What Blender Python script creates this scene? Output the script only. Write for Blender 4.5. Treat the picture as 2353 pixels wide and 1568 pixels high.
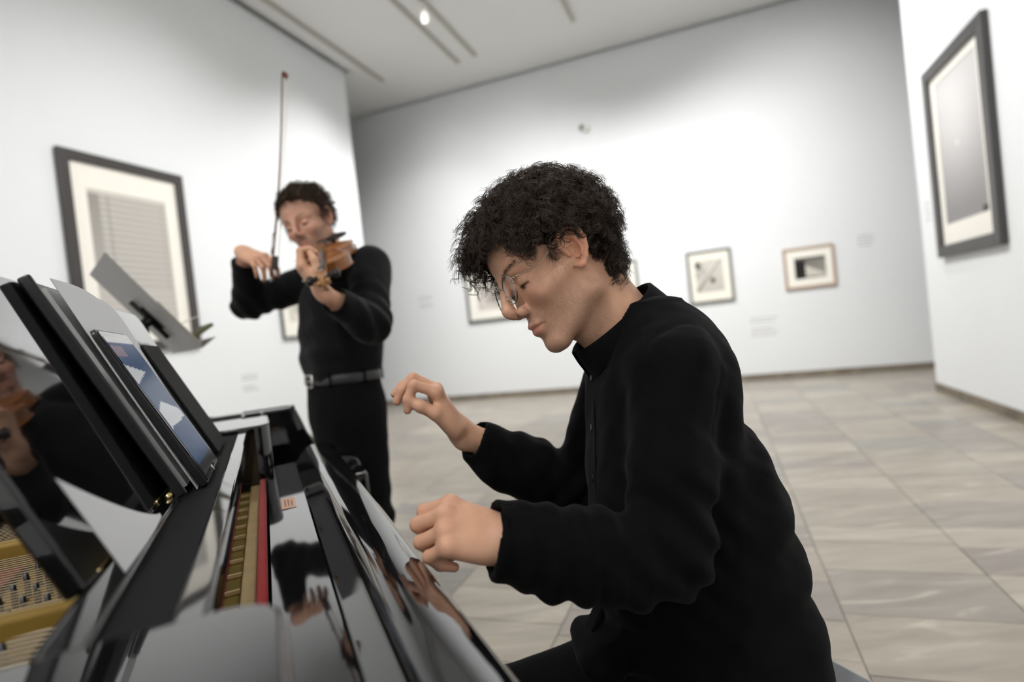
import bpy, bmesh, math, random
import numpy as np
from mathutils import Vector, Matrix

for o in list(bpy.data.objects):
    bpy.data.objects.remove(o, do_unlink=True)
SC = bpy.context.scene
COL = SC.collection
rnd = random.Random(7)
nrs = np.random.RandomState(11)

# ------------------------------------------------------------------ camera
CAM_H, PITCH, ROLL = 1.12, math.radians(-1.1), math.radians(6.3)
cd = bpy.data.cameras.new('camera'); cam = bpy.data.objects.new('camera', cd); COL.objects.link(cam)
_F = Vector((0, math.cos(PITCH), math.sin(PITCH)))
_r0 = Vector((1, 0, 0)); _u0 = Vector((0, -math.sin(PITCH), math.cos(PITCH)))
_R = _r0*math.cos(ROLL) - _u0*math.sin(ROLL); _U = _r0*math.sin(ROLL) + _u0*math.cos(ROLL)
M = Matrix.Identity(4)
for i in range(3):
    M[i][0] = _R[i]; M[i][1] = _U[i]; M[i][2] = -_F[i]
M[2][3] = CAM_H
cam.matrix_world = M
cd.lens = 20.0; cd.sensor_width = 36.0; cd.sensor_fit = 'HORIZONTAL'
cd.clip_start = 0.02; cd.clip_end = 100
cd.dof.use_dof = True; cd.dof.focus_distance = 0.86; cd.dof.aperture_fstop = 1.9
SC.camera = cam

# ------------------------------------------------------------------ world, view
w = bpy.data.worlds.new('world'); SC.world = w; w.use_nodes = True
w.node_tree.nodes['Background'].inputs[0].default_value = (0.9, 0.95, 1, 1)
w.node_tree.nodes['Background'].inputs[1].default_value = 0.3
SC.view_settings.view_transform = 'Standard'; SC.view_settings.look = 'None'
SC.view_settings.gamma = 1.0; SC.view_settings.use_curve_mapping = False
SC.view_settings.exposure = -0.38

# ------------------------------------------------------------------ frames of reference
ROOM_A = math.radians(-19.8)
_u = np.array([math.sin(-ROOM_A), math.cos(-ROOM_A), 0]); _v = np.array([_u[1], -_u[0], 0])
def room(a, b, z): return _v*a + _u*b + np.array([0, 0, z])
CEIL = 5.25; WL, WR, WB, WF = -4.87, 2.11, 9.0, -4.2     # left, right, back, front planes of the hall

# track spot lamps washing the picture walls, plus unseen fill spots added for brightness
def spot(name, a, b, z, ta, tb, tz, watts, size=75, blend=1.0, rad=0.12, col=(1, 0.982, 0.962)):
    l = bpy.data.lights.new(name, 'SPOT'); o = bpy.data.objects.new(name, l); COL.objects.link(o)
    l.energy = watts; l.spot_size = math.radians(size); l.spot_blend = blend; l.shadow_soft_size = rad; l.color = col
    P = Vector(room(a, b, z)); T = Vector(room(ta, tb, tz))
    o.location = P; o.rotation_euler = (T-P).to_track_quat('-Z', 'Y').to_euler()
    return o
SPOTS = [  # a, b, z, target a, b, z, watts, cone
    (-1.7, 3.9, 5.0, -4.87, 4.2, 0.9, 520, 95),
    (-2.9, 6.6, 5.0, -4.87, 6.4, 1.2, 420, 105),
    (-0.9, 5.9, 5.0, 2.11, 5.9, 1.4, 560, 105),
    (-0.4, 2.6, 5.0, 2.11, 3.2, 1.4, 420, 110),
    (-0.4, 6.2, 5.0, -0.1, 9.0, 1.2, 390, 95),
    (0.9, 5.9, 5.0, 1.5, 9.0, 1.5, 430, 105),
    (-2.9, 5.9, 5.0, -3.3, 9.0, 1.5, 400, 105),
    (-3.2, 7.0, 5.0, -5.0, 9.0, 1.2, 190, 80),
    (-1.7, 6.2, 5.0, -1.8, 9.0, 1.2, 360, 95),
    (-1.2, 0.9, 5.0, -4.87, 1.4, 0.6, 330, 95),
    (-1.4, -1.6, 5.0, -1.6, -4.2, 1.4, 1150, 110),  # unseen wash on the front wall, raised to brighten the near faces
    (0.6, -1.6, 5.0, 1.2, -4.2, 1.4, 900, 110),  # second unseen front-wall wash, same fill for the faces
    (-3.4, -1.6, 5.0, -4.87, -2.2, 1.4, 450, 110),
    (-1.0, -1.6, 5.0, -0.05, 0.9, 1.0, 420, 62),  # unseen spot added to light the pianist's near side
    (-1.4, 4.6, 5.0, -1.4, 4.7, 0.0, 300, 140),  # wide flood straight down, added as general fill
]
for k, s in enumerate(SPOTS):
    spot('wash_fill_spot', *s[:6], s[6], s[7])

# ------------------------------------------------------------------ materials
MATS = {}
def mat(name, col=(.5, .5, .5), rough=.5, metal=0., attr=None, coat=0., bump=0., bscale=200., var=0., vscale=8., spec=.5,
        emit=0., trans=0., ior=1.45, sss=0., sheen=0., alpha=1.):
    if name in MATS: return MATS[name]
    m = bpy.data.materials.new(name); m.use_nodes = True; MATS[name] = m
    nt = m.node_tree; N = nt.nodes; L = nt.links; b = N['Principled BSDF']
    I = b.inputs
    I['Base Color'].default_value = (*col, 1); I['Roughness'].default_value = rough; I['Metallic'].default_value = metal
    I['Specular IOR Level'].default_value = spec; I['IOR'].default_value = ior
    I['Coat Weight'].default_value = coat; I['Coat Roughness'].default_value = .03
    I['Transmission Weight'].default_value = trans; I['Alpha'].default_value = alpha
    if sheen: I['Sheen Weight'].default_value = sheen; I['Sheen Roughness'].default_value = .4
    if sss:
        I['Subsurface Weight'].default_value = sss; I['Subsurface Radius'].default_value = (1, .35, .2)
        I['Subsurface Scale'].default_value = .006
    src = None
    if attr:
        a = N.new('ShaderNodeAttribute'); a.attribute_name = attr; src = a.outputs['Color']
    if var or bump:
        tc = N.new('ShaderNodeTexCoord')
    if var:
        n = N.new('ShaderNodeTexNoise'); n.inputs['Scale'].default_value = vscale; n.inputs['Detail'].default_value = 5
        L.new(tc.outputs['Object'], n.inputs['Vector'])
        mr = N.new('ShaderNodeMapRange'); mr.inputs[1].default_value = .25; mr.inputs[2].default_value = .75
        mr.inputs[3].default_value = 1-var; mr.inputs[4].default_value = 1+var
        L.new(n.outputs['Fac'], mr.inputs[0])
        mx = N.new('ShaderNodeMix'); mx.data_type = 'RGBA'; mx.blend_type = 'MULTIPLY'; mx.inputs[0].default_value = 1
        if src: L.new(src, mx.inputs[6])
        else: mx.inputs[6].default_value = (*col, 1)
        L.new(mr.outputs[0], mx.inputs[7]); src = mx.outputs[2]
    if src:
        L.new(src, I['Base Color'])
        if emit: L.new(src, I['Emission Color'])
    elif emit: I['Emission Color'].default_value = (*col, 1)
    if emit: I['Emission Strength'].default_value = emit
    if bump:
        n = N.new('ShaderNodeTexNoise'); n.inputs['Scale'].default_value = bscale; n.inputs['Detail'].default_value = 3
        L.new(tc.outputs['Object'], n.inputs['Vector'])
        bp = N.new('ShaderNodeBump'); bp.inputs['Strength'].default_value = bump; bp.inputs['Distance'].default_value = .002
        L.new(n.outputs['Fac'], bp.inputs['Height']); L.new(bp.outputs[0], I['Normal'])
    return m

# ------------------------------------------------------------------ object helpers
def empty(name, loc=(0, 0, 0), rz=0.):
    o = bpy.data.objects.new(name, None); COL.objects.link(o); o.location = loc; o.rotation_euler = (0, 0, rz)
    o.empty_display_size = .05
    return o
def tag(o, label=None, cat=None, group=None, kind=None):
    if label: o['label'] = label
    if cat: o['category'] = cat
    if group: o['group'] = group
    if kind: o['kind'] = kind
    return o
def link(name, me, m, parent=None, smooth=None, angle=35):
    if m is not None and len(me.materials) == 0: me.materials.append(m)
    o = bpy.data.objects.new(name, me); COL.objects.link(o)
    if parent is not None: o.parent = parent
    return o
def mesh(name, V, Fc, m=None, parent=None, smooth=False, col=None):
    me = bpy.data.meshes.new(name)
    V = np.asarray(V, dtype=np.float32)
    if isinstance(Fc, np.ndarray):
        nf, k = Fc.shape
        me.vertices.add(len(V)); me.vertices.foreach_set('co', V.ravel())
        me.loops.add(nf*k); me.loops.foreach_set('vertex_index', Fc.astype(np.int32).ravel())
        me.polygons.add(nf); me.polygons.foreach_set('loop_start', np.arange(0, nf*k, k, dtype=np.int32))
        me.polygons.foreach_set('loop_total', np.full(nf, k, dtype=np.int32))
        me.update(calc_edges=True); me.validate()
    else:
        me.from_pydata([tuple(map(float, v)) for v in V], [], [tuple(f) for f in Fc]); me.update()
    if smooth: me.polygons.foreach_set('use_smooth', np.ones(len(me.polygons), dtype=bool))
    if col is not None:
        a = me.color_attributes.new('Col', 'FLOAT_COLOR', 'POINT')
        c = np.ones((len(V), 4), dtype=np.float32); c[:, :3] = col
        a.data.foreach_set('color', c.ravel())
    return link(name, me, m, parent)
def from_bm(name, bm, m, parent=None, smooth_angle=None):
    me = bpy.data.meshes.new(name); bm.normal_update(); bm.to_mesh(me); bm.free()
    if smooth_angle is not None:
        me.polygons.foreach_set('use_smooth', np.ones(len(me.polygons), dtype=bool))
        try: me.set_sharp_from_angle(angle=math.radians(smooth_angle))
        except Exception: pass
    return link(name, me, m, parent)
def bevel_smooth(bm, es, off, seg):
    """bevel edges; only the new rounding faces are shaded smooth so that flat glossy faces stay flat"""
    r = bmesh.ops.bevel(bm, geom=es, offset=off, segments=seg, profile=.5, affect='EDGES')
    for f in r['faces']: f.smooth = True
def bm_box(bm, lo, hi, bev=0., seg=2):
    lo = Vector(lo); hi = Vector(hi)
    r = bmesh.ops.create_cube(bm, size=1)
    vs = r['verts']
    for v in vs:
        v.co = Vector(((v.co.x+.5)*(hi.x-lo.x)+lo.x, (v.co.y+.5)*(hi.y-lo.y)+lo.y, (v.co.z+.5)*(hi.z-lo.z)+lo.z))
    if bev:
        es = list({e for v in vs for e in v.link_edges})
        bevel_smooth(bm, es, bev, seg)
def box(name, lo, hi, m, parent=None, bev=0., seg=2):
    bm = bmesh.new(); bm_box(bm, lo, hi, bev, seg)
    return from_bm(name, bm, m, parent, None)
def prism(name, poly, lo, hi, axis, m, parent=None, bev=0., seg=2, sm=40):
    """polygon in two axes extruded along the third; poly pairs are the remaining axes in order"""
    bm = bmesh.new(); n = len(poly)
    def P(p, h):
        return {0: (h, p[0], p[1]), 1: (p[0], h, p[1]), 2: (p[0], p[1], h)}[axis]
    a = [bm.verts.new(P(p, lo)) for p in poly]; b = [bm.verts.new(P(p, hi)) for p in poly]
    bm.faces.new(a); bm.faces.new(b[::-1])
    for i in range(n):
        f_ = bm.faces.new((a[i], b[i], b[(i+1) % n], a[(i+1) % n]))
        f_.smooth = math.dist(poly[i], poly[(i+1) % n]) < .025
    bmesh.ops.recalc_face_normals(bm, faces=bm.faces[:])
    if bev:
        es = [e for e in bm.edges if len(e.link_faces) == 2 and e.calc_face_angle() > .6]
        bevel_smooth(bm, es, bev, seg)
    return from_bm(name, bm, m, parent, None if bev else sm)
def frames_along(P):
    P = np.asarray(P, float); n = len(P)
    T = np.gradient(P, axis=0); T /= np.linalg.norm(T, axis=1)[:, None]+1e-12
    ref = np.array([0, 0, 1.]) if abs(T[0][2]) < .9 else np.array([1., 0, 0])
    A = np.zeros_like(P); a = np.cross(T[0], ref); a /= np.linalg.norm(a)
    for i in range(n):
        a = a - T[i]*(a@T[i]); a /= np.linalg.norm(a)+1e-12; A[i] = a
    return T, A, np.cross(T, A)
def tube_data(P, r, sides=8, cap=True, flat=1.):
    P = np.asarray(P, float); n = len(P); r = np.broadcast_to(np.asarray(r, float), (n,))
    T, A, B = frames_along(P)
    th = np.linspace(0, 2*np.pi, sides, endpoint=False)
    V = (P[:, None] + r[:, None, None]*(A[:, None]*np.cos(th)[None, :, None] + flat*B[:, None]*np.sin(th)[None, :, None])).reshape(-1, 3)
    F = []
    for i in range(n-1):
        for j in range(sides):
            k = (j+1) % sides
            F.append((i*sides+j, i*sides+k, (i+1)*sides+k, (i+1)*sides+j))
    if cap:
        F.append(tuple(range(sides))[::-1]); F.append(tuple((n-1)*sides+j for j in range(sides)))
    return V, F
def tube(name, P, r, m, parent=None, sides=8, flat=1., smooth=True):
    V, F = tube_data(P, r, sides, True, flat)
    return mesh(name, V, F, m, parent, smooth)
def spline(P, n):
    """Catmull-Rom through P"""
    P = np.asarray(P, float)
    Q = np.vstack([2*P[0]-P[1], P, 2*P[-1]-P[-2]])
    t = np.linspace(0, len(P)-1-1e-9, n); i = t.astype(int); f = (t-i)[:, None]
    a, b, c, d_ = Q[i], Q[i+1], Q[i+2], Q[i+3]
    return .5*((2*b)+(-a+c)*f+(2*a-5*b+4*c-d_)*f**2+(-a+3*b-3*c+d_)*f**3)
def lathe(name, prof, m, parent=None, seg=24, M4=None):
    V = []; F = []
    for r, z in prof:
        for k in range(seg):
            a = 2*math.pi*k/seg; V.append((r*math.cos(a), r*math.sin(a), z))
    n = len(prof)
    for i in range(n-1):
        for k in range(seg):
            l = (k+1) % seg; F.append((i*seg+k, i*seg+l, (i+1)*seg+l, (i+1)*seg+k))
    F.append(tuple(range(seg))[::-1]); F.append(tuple((n-1)*seg+k for k in range(seg)))
    V = np.array(V)
    if M4 is not None:
        M4 = np.array(M4); V = V@M4[:3, :3].T+M4[:3, 3]
    return mesh(name, V, F, m, parent, True)
def align(p, xdir, zdir):
    """4x4 with x along xdir and z near zdir"""
    x = np.array(xdir, float); x /= np.linalg.norm(x); z = np.array(zdir, float); z = z-x*(z@x); z /= np.linalg.norm(z)
    y = np.cross(z, x); A = np.eye(4); A[:3, 0] = x; A[:3, 1] = y; A[:3, 2] = z; A[:3, 3] = p
    return A

# ------------------------------------------------------------------ implicit surfaces for bodies and cloth
def cap(p, a, b, r1, r2):
    a = np.asarray(a, np.float32); b = np.asarray(b, np.float32); ab = b-a
    t = np.clip(((p-a)@ab)/max(float(ab@ab), 1e-9), 0, 1)
    return np.linalg.norm(p-a-t[:, None]*ab, axis=1)-(r1+(r2-r1)*t)
def ell(p, c, r, Rm=None):
    q = p-np.asarray(c, np.float32)
    if Rm is not None: q = q@np.asarray(Rm, np.float32)
    r = np.asarray(r, np.float32); k0 = np.linalg.norm(q/r, axis=1); k1 = np.linalg.norm(q/(r*r), axis=1)+1e-9
    return k0*(k0-1)/k1
def smin(a, b, k):
    h = np.clip(.5+.5*(b-a)/k, 0, 1); return b+(a-b)*h-k*h*(1-h)
def smax(a, b, k): return -smin(-a, -b, k)
def polycap(p, pts, rs, k=.004):
    f = None
    for i in range(len(pts)-1):
        g = cap(p, pts[i], pts[i+1], rs[i], rs[i+1]); f = g if f is None else smin(f, g, k)
    return f
def nets(fn, lo, hi, h, band=3.2):
    lo = np.asarray(lo, np.float32); hi = np.asarray(hi, np.float32)
    c = 4; n = (np.ceil((hi-lo)/(h*c)).astype(int)+1)
    ax = [lo[i]+np.arange(n[i]+1)*h*c for i in range(3)]
    G = np.stack(np.meshgrid(*ax, indexing='ij'), -1).reshape(-1, 3).astype(np.float32)
    cg = fn(G).reshape(n+1)
    nn = n*c+1
    cc = np.minimum.reduce([np.abs(cg[i:i+n[0], j:j+n[1], k:k+n[2]]) for i in (0, 1) for j in (0, 1) for k in (0, 1)])
    sg = cg[:-1, :-1, :-1]
    act = cc < band*h*c*.6
    mk = np.zeros(nn, bool)
    up = act.repeat(c, 0).repeat(c, 1).repeat(c, 2); mk[:-1, :-1, :-1] = up
    m2 = mk.copy(); 
    for s in range(3):
        sl = [slice(None)]*3; sr = [slice(None)]*3; sl[s] = slice(1, None); sr[s] = slice(None, -1)
        m2[tuple(sl)] |= mk[tuple(sr)]; mk = m2.copy()
    g = np.full(nn, 1., np.float32)
    g[:-1, :-1, :-1] = np.where(sg < 0, -1, 1).repeat(c, 0).repeat(c, 1).repeat(c, 2)
    idx = np.argwhere(mk)
    P = (lo+idx*h).astype(np.float32); out = np.empty(len(P), np.float32)
    for i in range(0, len(P), 400000): out[i:i+400000] = fn(P[i:i+400000])
    g[mk] = out
    s = g < 0
    cnt = sum(s[i:nn[0]-1+i, j:nn[1]-1+j, k:nn[2]-1+k].astype(np.int8) for i in (0, 1) for j in (0, 1) for k in (0, 1))
    cells = np.argwhere((cnt > 0) & (cnt < 8))
    acc = np.zeros((len(cells), 3)); num = np.zeros(len(cells))
    cor = [(i, j, k) for i in (0, 1) for j in (0, 1) for k in (0, 1)]
    for a in cor:
        for x in range(3):
            if a[x]: continue
            b = list(a); b[x] = 1
            ia = cells+a; ib = cells+b
            va = g[ia[:, 0], ia[:, 1], ia[:, 2]]; vb = g[ib[:, 0], ib[:, 1], ib[:, 2]]
            ok = (va < 0) != (vb < 0)
            t = np.where(ok, va/np.where(ok, va-vb, 1), 0)
            pt = np.array(a, float)[None]+0*acc; pt[:, x] += t
            acc[ok] += pt[ok]; num[ok] += 1
    V = lo+(cells+acc/num[:, None])*h
    imap = np.full(nn, -1, np.int64); imap[cells[:, 0], cells[:, 1], cells[:, 2]] = np.arange(len(cells))
    Q = []
    for x in range(3):
        y, z = (x+1) % 3, (x+2) % 3
        sa = [slice(None)]*3; sb = [slice(None)]*3; sa[x] = slice(None, -1); sb[x] = slice(1, None)
        A = s[tuple(sa)]; B = s[tuple(sb)]
        e = np.argwhere(A != B)
        e = e[(e[:, y] > 0) & (e[:, z] > 0)]
        fl = A[e[:, 0], e[:, 1], e[:, 2]]
        def at(dy, dz):
            q = e.copy(); q[:, y] -= dy; q[:, z] -= dz; return imap[q[:, 0], q[:, 1], q[:, 2]]
        q = np.stack([at(1, 1), at(0, 1), at(0, 0), at(1, 0)], 1)
        q[~fl] = q[~fl][:, ::-1]
        Q.append(q[(q >= 0).all(1)])
    return V.astype(np.float32), np.vstack(Q)
def wob(p, f, seed):
    """cheap smooth pseudo noise in about [-1,1]"""
    r = np.random.RandomState(seed); o = 0
    for k in range(4):
        w_ = r.normal(size=3); w_ /= np.linalg.norm(w_); o = o+np.sin((p@(w_*f*(1+.6*k)).astype(np.float32))+r.rand()*6.28)/(1+.5*k)
    return o/2.2
def euler(yaw=0, pitch=0, roll=0):
    """columns forward, left, up: yaw to the left, pitch down, roll to the right, degrees"""
    y, p, r = map(math.radians, (yaw, pitch, roll))
    Rz = np.array([[math.cos(y), -math.sin(y), 0], [math.sin(y), math.cos(y), 0], [0, 0, 1]])
    Ry = np.array([[math.cos(p), 0, math.sin(p)], [0, 1, 0], [-math.sin(p), 0, math.cos(p)]])
    Rx = np.array([[1, 0, 0], [0, math.cos(r), -math.sin(r)], [0, math.sin(r), math.cos(r)]])
    return Rz@Ry@Rx

# ================================================================== THE HALL
M_wall = mat('wall_paint', (.79, .81, .825), .85, bump=.05, bscale=400, var=.01, vscale=1.5)
M_ceil = mat('ceiling_paint', (.74, .745, .73), .9)
M_base = mat('baseboard_stone', (.20, .17, .13), .6, var=.35, vscale=6)
M_gap = mat('shadow_gap', (.16, .16, .155), .9)
def wall(name, a0, a1, b0, b1, z0=0., z1=CEIL):
    o = box(name, (a0, b0, z0), (a1, b1, z1), M_wall); o.rotation_euler = (0, 0, ROOM_A); return tag(o, kind='structure')
T = .3
tag(wall('wall_left', WL-T, WL, WF, 7.41), 'long white partition wall on the left ending at a corner', 'wall')
tag(wall('wall_back', -9.0, 6.0, WB, WB+T), 'white far wall with four small framed pictures', 'wall')
tag(wall('wall_right', WR, WR+T, WF, 7.1), 'white wall on the right with the tall framed picture', 'wall')
tag(wall('wall_front', -9.0, 6.0, WF-T, WF), 'white wall behind the camera', 'wall')
tag(wall('wall_left_beyond', -9.0-T, -9.0, WF, WB), 'white wall far beyond the left opening', 'wall')
tag(wall('wall_right_beyond', 6.0, 6.0+T, WF, WB), 'white wall far beyond the right opening', 'wall')
o = box('ceiling', (-9.3, WF-T, CEIL+.1), (6.3, WB+T, CEIL+.3), M_ceil); o.rotation_euler = (0, 0, ROOM_A); tag(o, 'pale grey gallery ceiling', 'ceiling', kind='structure')
# the suspended ceiling field stops short of the walls and leaves a dark shadow gap
for k, (a0, a1, b0, b1) in enumerate([(-9.0, WL-T-.07, WF+.07, WB-.07), (WL+.10, WR-.07, WF+.07, WB-.07), (WR+T+.07, 6.0, WF+.07, WB-.07), (WL-T-.07, WL+.10, 7.5, WB-.07), (WR-.07, WR+T+.07, 7.2, WB-.07)]):
    o = box('ceiling_panel', (a0, b0, CEIL), (a1, b1, CEIL+.1), M_ceil); o.rotation_euler = (0, 0, ROOM_A); tag(o, 'flat plaster ceiling field with a dark shadow gap at the walls', 'ceiling', 'ceiling fields', kind='structure')
def baseboard(name, a0, a1, b0, b1, lab):
    o = box(name, (a0, b0, 0), (a1, b1, .085), M_base, bev=.003); o.rotation_euler = (0, 0, ROOM_A); tag(o, lab, 'baseboard', kind='structure')
baseboard('baseboard_left', WL, WL+.016, WF, 7.41, 'brown stone skirting along the left wall')
baseboard('baseboard_back', -9, 6, WB-.016, WB, 'brown stone skirting along the far wall')
baseboard('baseboard_right', WR-.016, WR, WF, 7.1, 'brown stone skirting along the right wall')
baseboard('baseboard_front', -9, 6, WF, WF+.016, 'brown stone skirting behind the camera')

# stone floor: every slab near enough to tell apart is a part, the rest one joined field
M_grout = mat('grout', (.33, .295, .245), .8)
fl = box('floor', (-9.3, WF-T, -.12), (6.3, WB+T, -.012), M_grout); fl.rotation_euler = (0, 0, ROOM_A)
tag(fl, 'polished grey-beige stone slab floor', 'floor', kind='structure')
def slab_mat(k):
    cols = [(.355, .318, .262), (.325, .288, .238), (.295, .266, .232), (.385, .345, .285), (.282, .250, .222), (.34, .30, .246), (.28, .264, .238)]
    m = bpy.data.materials.new('slab_stone'); m.use_nodes = True; nt = m.node_tree; N = nt.nodes; L = nt.links; b = N['Principled BSDF']
    b.inputs['Roughness'].default_value = .30; b.inputs['Specular IOR Level'].default_value = .5
    g = N.new('ShaderNodeNewGeometry'); mp = N.new('ShaderNodeMapping'); L.new(g.outputs['Position'], mp.inputs['Vector'])
    mp.inputs['Rotation'].default_value = (0, 0, -ROOM_A); mp.inputs['Scale'].default_value = (1.3, 6, 1); mp.inputs['Location'].default_value = (k*3.7, k*1.9, 0)
    n = N.new('ShaderNodeTexNoise'); n.inputs['Scale'].default_value = 2.2; n.inputs['Detail'].default_value = 7; n.inputs['Distortion'].default_value = .8
    L.new(mp.outputs[0], n.inputs['Vector'])
    r = N.new('ShaderNodeValToRGB'); c = cols[k]
    r.color_ramp.elements[0].position = .3; r.color_ramp.elements[0].color = (c[0]*.83, c[1]*.82, c[2]*.82, 1)
    r.color_ramp.elements[1].position = .62; r.color_ramp.elements[1].color = (c[0]*1.08, c[1]*1.08, c[2]*1.08, 1)
    e = r.color_ramp.elements.new(.72); e.color = (.50, .46, .39, 1)
    L.new(n.outputs['Fac'], r.inputs[0]); L.new(r.outputs[0], b.inputs['Base Color'])
    return m
SLAB_M = [slab_mat(k) for k in range(7)]
colw = [.55, .29]
slabs = []
a = .32; cols_a = []
x = .32; i = 0
while x < 5.9: wd = .55 if i % 3 != 2 else .36; cols_a.append((x, x+wd)); x += wd; i += 1
x = .32; i = 0
while x > -8.9: wd = .42 if i % 3 == 0 else .55; cols_a.append((x-wd, x)); x -= wd; i += 1
for (a0, a1) in cols_a:
    b = WF+rnd.random()*.2
    while b < WB:
        ln = rnd.choice([.19, .24, .24, .26, .30, .36]); slabs.append((a0, a1, b, min(b+ln, WB))); b += ln
def cam_px(P):
    q = np.asarray(P)-np.array([0, 0, CAM_H]); zz = q@np.array(_F)
    return 1176.5+1307*(q@np.array(_R))/zz, 784-1307*(q@np.array(_U))/zz, zz
big = []; rest = []
for s in slabs:
    c = room((s[0]+s[1])/2, (s[2]+s[3])/2, 0); X, Y, Z = cam_px(c)
    vis = Z > .5 and -50 < X < 2420 and Y < 1650 and s[1] < WR+.1 and s[0] > WL-.1
    if vis and X > 850: big.append((Z, s))
    else: rest.append(s)
big.sort(key=lambda t: t[0]); rest += [s for _, s in big[290:]]
def slab_box(bm, s):
    g = .002; h = -.0005+rnd.uniform(-.0012, .0)
    bm_box(bm, (s[0]+g, s[2]+g, -.03), (s[1]-g, s[3]-g, h))
for _, s in big[:290]:
    bm = bmesh.new(); slab_box(bm, s); o = from_bm('slab', bm, SLAB_M[rnd.randrange(7)], fl)
me = bpy.data.meshes.new('slab_field'); V = []; Fc = []; mi = []
for s in rest:
    g = .002; h = -.0005+rnd.uniform(-.0012, .0); k = len(V)
    V += [(s[0]+g, s[2]+g, h), (s[1]-g, s[2]+g, h), (s[1]-g, s[3]-g, h), (s[0]+g, s[3]-g, h)]
    V += [(p[0], p[1], -.03) for p in V[k:k+4]]
    Fc += [(k, k+1, k+2, k+3)]+[(k+j, k+4+j, k+4+(j+1) % 4, k+(j+1) % 4) for j in range(4)]
    mi += [rnd.randrange(7)]*5
me.from_pydata(V, [], Fc); me.update()
for m_ in SLAB_M: me.materials.append(m_)
me.polygons.foreach_set('material_index', np.array(mi, dtype=np.int32))
o = link('slab_field', me, None, fl); o['kind'] = 'stuff'

# ---------------------------------------------------------------- pictures
def vprint(name, w, h, nx, ny, fn, parent, off=0.):
    """flat print in the local x-z plane facing -y, coloured per vertex by its own picture"""
    xs = np.linspace(-w/2, w/2, nx); zs = np.linspace(-h/2, h/2, ny)
    X, Z = np.meshgrid(xs, zs, indexing='ij'); V = np.stack([X.ravel(), np.full(X.size, off), Z.ravel()], 1)
    I = np.arange(nx*ny).reshape(nx, ny)
    Q = np.stack([I[:-1, :-1], I[1:, :-1], I[1:, 1:], I[:-1, 1:]], -1).reshape(-1, 4)
    Uu = (X/w+.5).ravel(); Vv = (Z/h+.5).ravel()
    return mesh(name, V, Q, mat('print_ink', rough=.6, attr='Col', spec=.2), parent, False, fn(Uu, Vv))
def g3(v, tint=(1, 1, 1)): return np.clip(np.stack([v*t for t in tint], 1), 0, 1)
def picture(wallname, pos, z0, z1, l0, l1, fw, fdepth, fcol, mato, prn, label, group, rough=.35):
    """wallname left/right/back; l0..l1 along the wall; prn = (u0,u1,v0,v1,fn) print rectangle in fractions of the mat"""
    W_ = l1-l0; H_ = z1-z0; c = (l0+l1)/2; zc = (z0+z1)/2
    if wallname == 'left': loc = room(WL, c, zc); rz = ROOM_A+math.pi/2
    elif wallname == 'right': loc = room(WR, c, zc); rz = ROOM_A-math.pi/2
    else: loc = room(c, WB, zc); rz = ROOM_A
    e = empty('framed_picture', loc, rz); tag(e, label, 'picture', group)
    fm = mat('frame_'+'_'.join('%02d' % int(v*100) for v in fcol), fcol, rough, bump=.05, bscale=120)
    y0, y1 = -fdepth-.004, -.004
    bv = .004
    for nm, lo, hi in (('frame_bar', (-W_/2, y0, -H_/2), (-W_/2+fw, y1, H_/2)), ('frame_bar', (W_/2-fw, y0, -H_/2), (W_/2, y1, H_/2)),
                       ('frame_bar', (-W_/2+fw, y0, H_/2-fw), (W_/2-fw, y1, H_/2)), ('frame_bar', (-W_/2+fw, y0, -H_/2), (W_/2-fw, y1, -H_/2+fw))):
        box(nm, lo, hi, fm, e, bv)
    box('backing_board', (-W_/2+fw*.5, -.012, -H_/2+fw*.5), (W_/2-fw*.5, -.003, H_/2-fw*.5), mat('backing', (.3, .28, .25), .9), e)
    w_, h_ = W_-2*fw, H_-2*fw
    u0, u1, v0, v1, fn, nx, ny = prn
    # passe-partout with a real window, bevelled in depth over the print
    x0, x1, q0, q1 = (u0-.5)*w_, (u1-.5)*w_, (v0-.5)*h_, (v1-.5)*h_
    bm = bmesh.new()
    for lo, hi in (((-w_/2, -.022, -h_/2), (x0, -.018, h_/2)), ((x1, -.022, -h_/2), (w_/2, -.018, h_/2)), ((x0, -.022, q1), (x1, -.018, h_/2)), ((x0, -.022, -h_/2), (x1, -.018, q0))):
        bm_box(bm, lo, hi)
    from_bm('mat_board', bm, mat('mat_card_'+'_'.join('%02d' % int(v*100) for v in mato), mato, .8), e)
    p = vprint('print', x1-x0+.004, q1-q0+.004, nx, ny, fn, e, -.016); p.location = ((x0+x1)/2, 0, (q0+q1)/2)
    return e
def f_blind(U, V):
    s = (V*21) % 1
    slat = .40+.18*np.clip(1-np.abs(s-.5)*2.4, 0, 1)
    edge = np.where((U < .14), .30+.25*V*0+.18*(1-V), slat); edge = np.where(np.abs(U-.24) < .008, edge*.72, edge); edge = np.where(np.abs(U-.93) < .012, .42, edge)
    edge = np.where(V < .26, .50+.03*np.sin(V*120), edge); edge = np.where(V > .97, .62, edge)
    return g3(edge, (1, .95, .88))
def f_orb(U, V):
    r = np.hypot(U-.5, (V-.66)*1.5); v = .28+.30*np.clip(V*1.25-.1, 0, 1)+.18*np.exp(-(r/.5)**2)
    v = np.where(((U-.42)**2*2.2+(V-.52)**2*5) < .0015, .8, v); v = np.where((U > .86) & (V < .045), .08, v)
    return g3(v, (1, .985, .99))
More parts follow.
